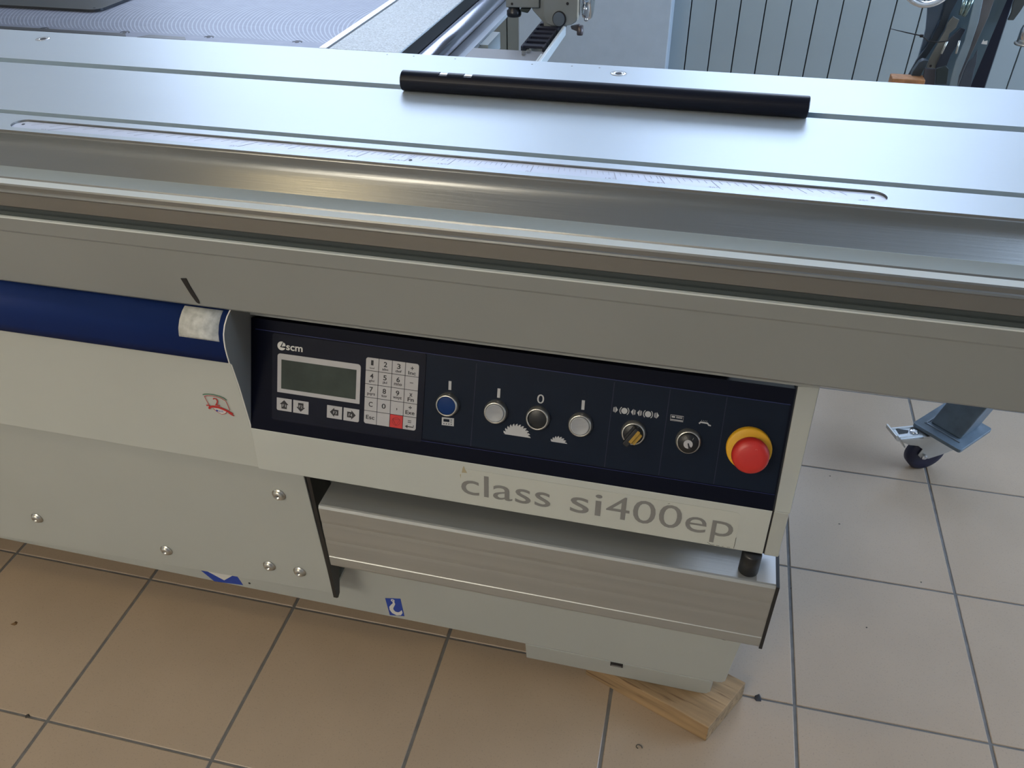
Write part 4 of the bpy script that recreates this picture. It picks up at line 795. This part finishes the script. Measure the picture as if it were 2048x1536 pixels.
# ------------------------------------------------------------------ things standing behind, seen over the table on the right
rk = thing('navy_post', (1.86,1.42,0), 'tall navy steel post standing behind the sliding table at the right', 'post')
nv = M('post_navy', (.004,.008,.022), .4)
bm = nb(); va = []
for z, xa, xb in ((0,1.795,1.8712),(.595,1.8339,1.8701),(.80,1.8560,1.8690),(1.5,1.8605,1.8670)):
    va.append([bm.verts.new(p) for p in ((xa,1.414,z),(xb,1.414,z),(xb,1.47,z),(xa,1.47,z))])
for s, t in zip(va, va[1:]):
    for i in range(4): bm.faces.new((s[i], s[(i+1)%4], t[(i+1)%4], t[i]))
bm.faces.new(va[0][::-1]); bm.faces.new(va[-1]); link('upright', bm, nv, rk)
link('edge_strip', prism(nb(), [(1.8716,0),(1.8735,0),(1.8722,.595),(1.8705,.80),(1.8690,.80),(1.8705,.595)], -1.47, -1.414, FB), slate, rk)
rack = thing('hardware_rack', (1.76,1.40,0), 'low blue-grey rack behind the sliding table holding wrapped metal bars', 'rack')
link('rack_foot', box(nb(), 1.60, 1.78, 1.30, 1.56, 0, .05), slate, rack)
link('rack_back', prism(nb(), [(1.690,.05),(1.785,.05),(1.832,.60),(1.850,.80),(1.856,1.25),(1.715,1.25),(1.700,.80)], -1.400, -1.390, FB), M('rack_blue', (.10,.15,.18), .4, .3), rack)
def cols(c, r=.25, me=.4, **k): return M('film_'+str(len(bpy.data.materials)), c, r, me, noise=.25, nscale=14, bump=.5, bscale=18, **k)
def flatthing(key, y, d, mat, name, label, cat, extra=None):
    pts = D[key]; o = link(name, prism(nb(), pts, -y-d, -y, FB), mat, None, bevel=.0012); tag(o, label, cat, 'metal bars and blades on the rack' if cat == 'metal part' else None); return o
flatthing('blue_blade', 1.3739, .010, cols((.13,.19,.28), .22, .7), 'steel_sheet', 'curved glossy blue-grey metal blade, leftmost on the rack', 'metal part')
flatthing('dark_strap', 1.3619, .008, cols((.040,.055,.075), .3, .3), 'metal_strap', 'dark slanting metal strap right beside the curved blue-grey blade', 'metal part')
gbr = flatthing('grey_bar', 1.3499, .008, cols((.27,.29,.28), .3, .5), 'drilled_bar', 'pale grey drilled bar with rounded foot, held by the black cable tie', 'metal part')
link('bar_hole', prism(nb(), circ(1.7215,.6570,.0028,12), 0, .0003, frame((0,1.3497,0), (1,0,0), (0,0,1), (0,-1,0))), black_ink, gbr)
flatthing('navy_bar', 1.3379, .008, cols((.055,.07,.10), .3, .4), 'short_bar', 'short dark bar with rounded foot just right of the drilled bar', 'metal part')
flatthing('brown_bar', 1.3139+.012, .006, cols((.16,.16,.165), .35, .5), 'long_bar', 'long dull brownish-grey bar left of the navy post', 'metal part')
flatthing('light_bar', 1.3139, .006, M('bright_film', (.42,.56,.66), .28, .75, noise=.12, nscale=12), 'bright_bar', 'long bright pale blue bar in the middle of the rack', 'metal part')
flatthing('steel_bar_low', 1.3019, .006, cols((.09,.11,.14), .3, .5), 'lower_bar', 'dark grey lower bar between the bright bar and the navy post', 'metal part')
flatthing('foot_pouch', 1.2900, .020, cols((.040,.055,.07), .35, .1), 'black_pouch', 'rounded dark pouch at the foot of the slanting strap', 'pouch')
flatthing('low_plate_a', 1.2820, .006, cols((.07,.075,.095), .35, .3), 'low_plate', 'dark plate under the drilled bar, beside the dark pouch', 'metal part')
flatthing('low_plate_b', 1.2760, .006, cols((.035,.05,.055), .35, .3), 'low_plate', 'blackish green plate under the short dark bar', 'metal part')
for k in (0, 2):
    o = link('metal_rod', tube(nb(), [tuple(D['rods'][k]), tuple(D['rods'][k+1])], .0055, 14), M('rod_%d' % k, (.35,.48,.48), .2, .9), None, smooth=True)
    tag(o, 'short shiny teal-grey rod hanging above the drilled bar' if k == 0 else 'short shiny greenish rod hanging against the bright blue bar', 'rod', 'short shiny rods on the rack')
for k in (0, 2):
    o = link('spring_pin', tube(nb(), [tuple(D['clips'][k]), tuple(D['clips'][k+1])], .0022, 10), M('pin_%d' % k, (.55,.58,.55), .3, .7), None, smooth=True)
    tag(o, 'small pale steel pin crossing the short dark bar' if k == 0 else 'small pale steel pin beside the bright blue bar', 'pin', 'small steel pins on the rack')
ct = thing('cable_tie', D['tie'][2], 'black cable tie with a long loose end sticking out to the left of the rack', 'cable tie')
bm = nb(); tube(bm, D['tie'], [.0006,.0012,.0013,.0013,.0013,.0013], 8); link('tie_strap', bm, black, ct)
q = D['tie'][2]; link('tie_head', box(nb(), q[0]-.0035, q[0]+.0035, q[1]-.003, q[1]+.003, q[2]-.003, q[2]+.003), black, ct, bevel=.0008)
o = link('paper_tag', prism(nb(), [(p[0],p[2]) for p in D['tag']], -1.2050, -1.2039, FB), whiteink, None); tag(o, 'tiny torn white tag on the brownish-grey bar', 'tag')
o = link('wood_offcut', box(nb(), 1.6280, 1.7000, 1.2600, 1.3000, 0, .6495), M('orange_wood', (.36,.17,.07), .7, noise=.3, nscale=60), None, bevel=.002); tag(o, 'upright orange-brown wood piece just showing behind the sliding table edge', 'wood')
bm = nb(); cr = Vector((1.638,1.2000,.8750)); Rr, rr = .050, .0065
for a in range(36):
    pass
pts = [(cr.x+Rr*math.cos(t*math.pi/18), cr.y+.012*math.sin(t*math.pi/18), cr.z+Rr*1.0*math.sin(t*math.pi/18)) for t in range(36)]
rings = []
for t in range(36):
    c = Vector(pts[t]); rad = (c-cr).normalized(); up = Vector((0,1,0)); rings.append([bm.verts.new(c+rr*(math.cos(k*math.pi/5)*rad+1.6*math.sin(k*math.pi/5)*up)) for k in range(10)])
for t in range(36):
    for k in range(10): bm.faces.new((rings[t][k], rings[t][(k+1)%10], rings[(t+1)%36][(k+1)%10], rings[(t+1)%36][k]))
rg = thing('chrome_ring', (1.638,1.20,.82), 'white-chrome ring handle hanging at the top edge left of the rack', 'ring')
link('ring', bm, M('white_chrome', (.85,.88,.9), .12, .9), rg, smooth=True)
link('ring_stem', box(nb(), 1.640,1.656,1.202,1.225,.921,1.25), M('stem_grey', (.5,.55,.58), .3, .8), rg, bevel=.002)
o = link('hanging_strap', prism(nb(), D['strapR'][:1]+[(1.872,1.0),(1.892,1.0)]+D['strapR'][2:], -1.3739-.008, -1.3739, FB), cols((.07,.08,.08), .4, .4), None, bevel=.001); tag(o, 'dark metal strap hanging just right of the navy post', 'metal part')
FC = frame((1.8835,1.2739,.7380), (1,0,0), (0,1,0), (0,0,1)); cf = thing('metal_cup', (1.8835,1.2739,.738), 'shiny chrome cylindrical cup at the right edge behind the sliding table', 'cup')
link('cup', lathe(nb(), [(0,.001),(.0190,.001),(.0190,.026),(.0170,.034),(.0125,.038),(0,.039)], FC, 32), chrome, cf, smooth=True)
link('cup_rim', lathe(nb(), [(0,-.004),(.0225,-.004),(.0230,-.001),(.0215,.0008),(0,.0008)], FC, 32), zinc, cf, smooth=True)
link('cup_stem', lathe(nb(), [(0,.0392),(.005,.0392),(.005,.30),(0,.30)], FC, 16), slate, cf)
# ------------------------------------------------------------------ bits on the floor
def chip(name, x, y, r, h, col, label, n=7, seed=1):
    _r.seed(seed); bm = nb(); a = [bm.verts.new((x+r*_r.uniform(.5,1.1)*math.cos(k*2*math.pi/n), y+r*_r.uniform(.4,1.0)*math.sin(k*2*math.pi/n), 0)) for k in range(n)]
    t = bm.verts.new((x+r*.1, y+r*.2, h))
    for k in range(n): bm.faces.new((a[k], a[(k+1)%n], t))
    bm.faces.new(a[::-1]); o = link(name, bm, M(name+'_m', col, .7), None); tag(o, label, 'debris'); return o
chip('rubber_scrap', 1.440, .012, .0095, .010, (.035,.04,.055), 'dark grey pointed scrap on the grout line right of the wood block', seed=3)
chip('bark_crumb', .1144, -.1463, .0065, .003, (.12,.06,.015), 'small brown crumb on the tile at far left', seed=5)
chip('soil_crumb', .2648, -.2975, .0050, .002, (.03,.025,.02), 'tiny black crumb in the grout line at lower left', seed=6)
_r.seed(9)
bm = nb(); tube(bm, [(1.2578+.005*math.cos(a), -.1218+.005*math.sin(a), .0012+.001*k) for k, a in enumerate([.3+.5*i for i in range(9)])], .0008, 6)
o = link('wood_shaving', bm, M('shaving', (.06,.05,.035), .7), None); tag(o, 'tiny curled shaving on the tile below the wood block', 'debris')
for i, (x, y) in enumerate(((1.5901,.5916),(1.63,.20),(1.50,.26),(1.74,.33),(1.60,.45))):
    _o = chip('grit_speck', x, y, .0022, .001, (.05,.045,.04), ['dark speck on the tile left of the castor','dark speck in the middle of the large tile right of the rail','dark speck on the tile just right of the rail end','dark speck on the tile near the right edge','dark speck on the tile between castor and rail'][i], seed=i+11); _o['group'] = 'dark grit specks on the tiles'
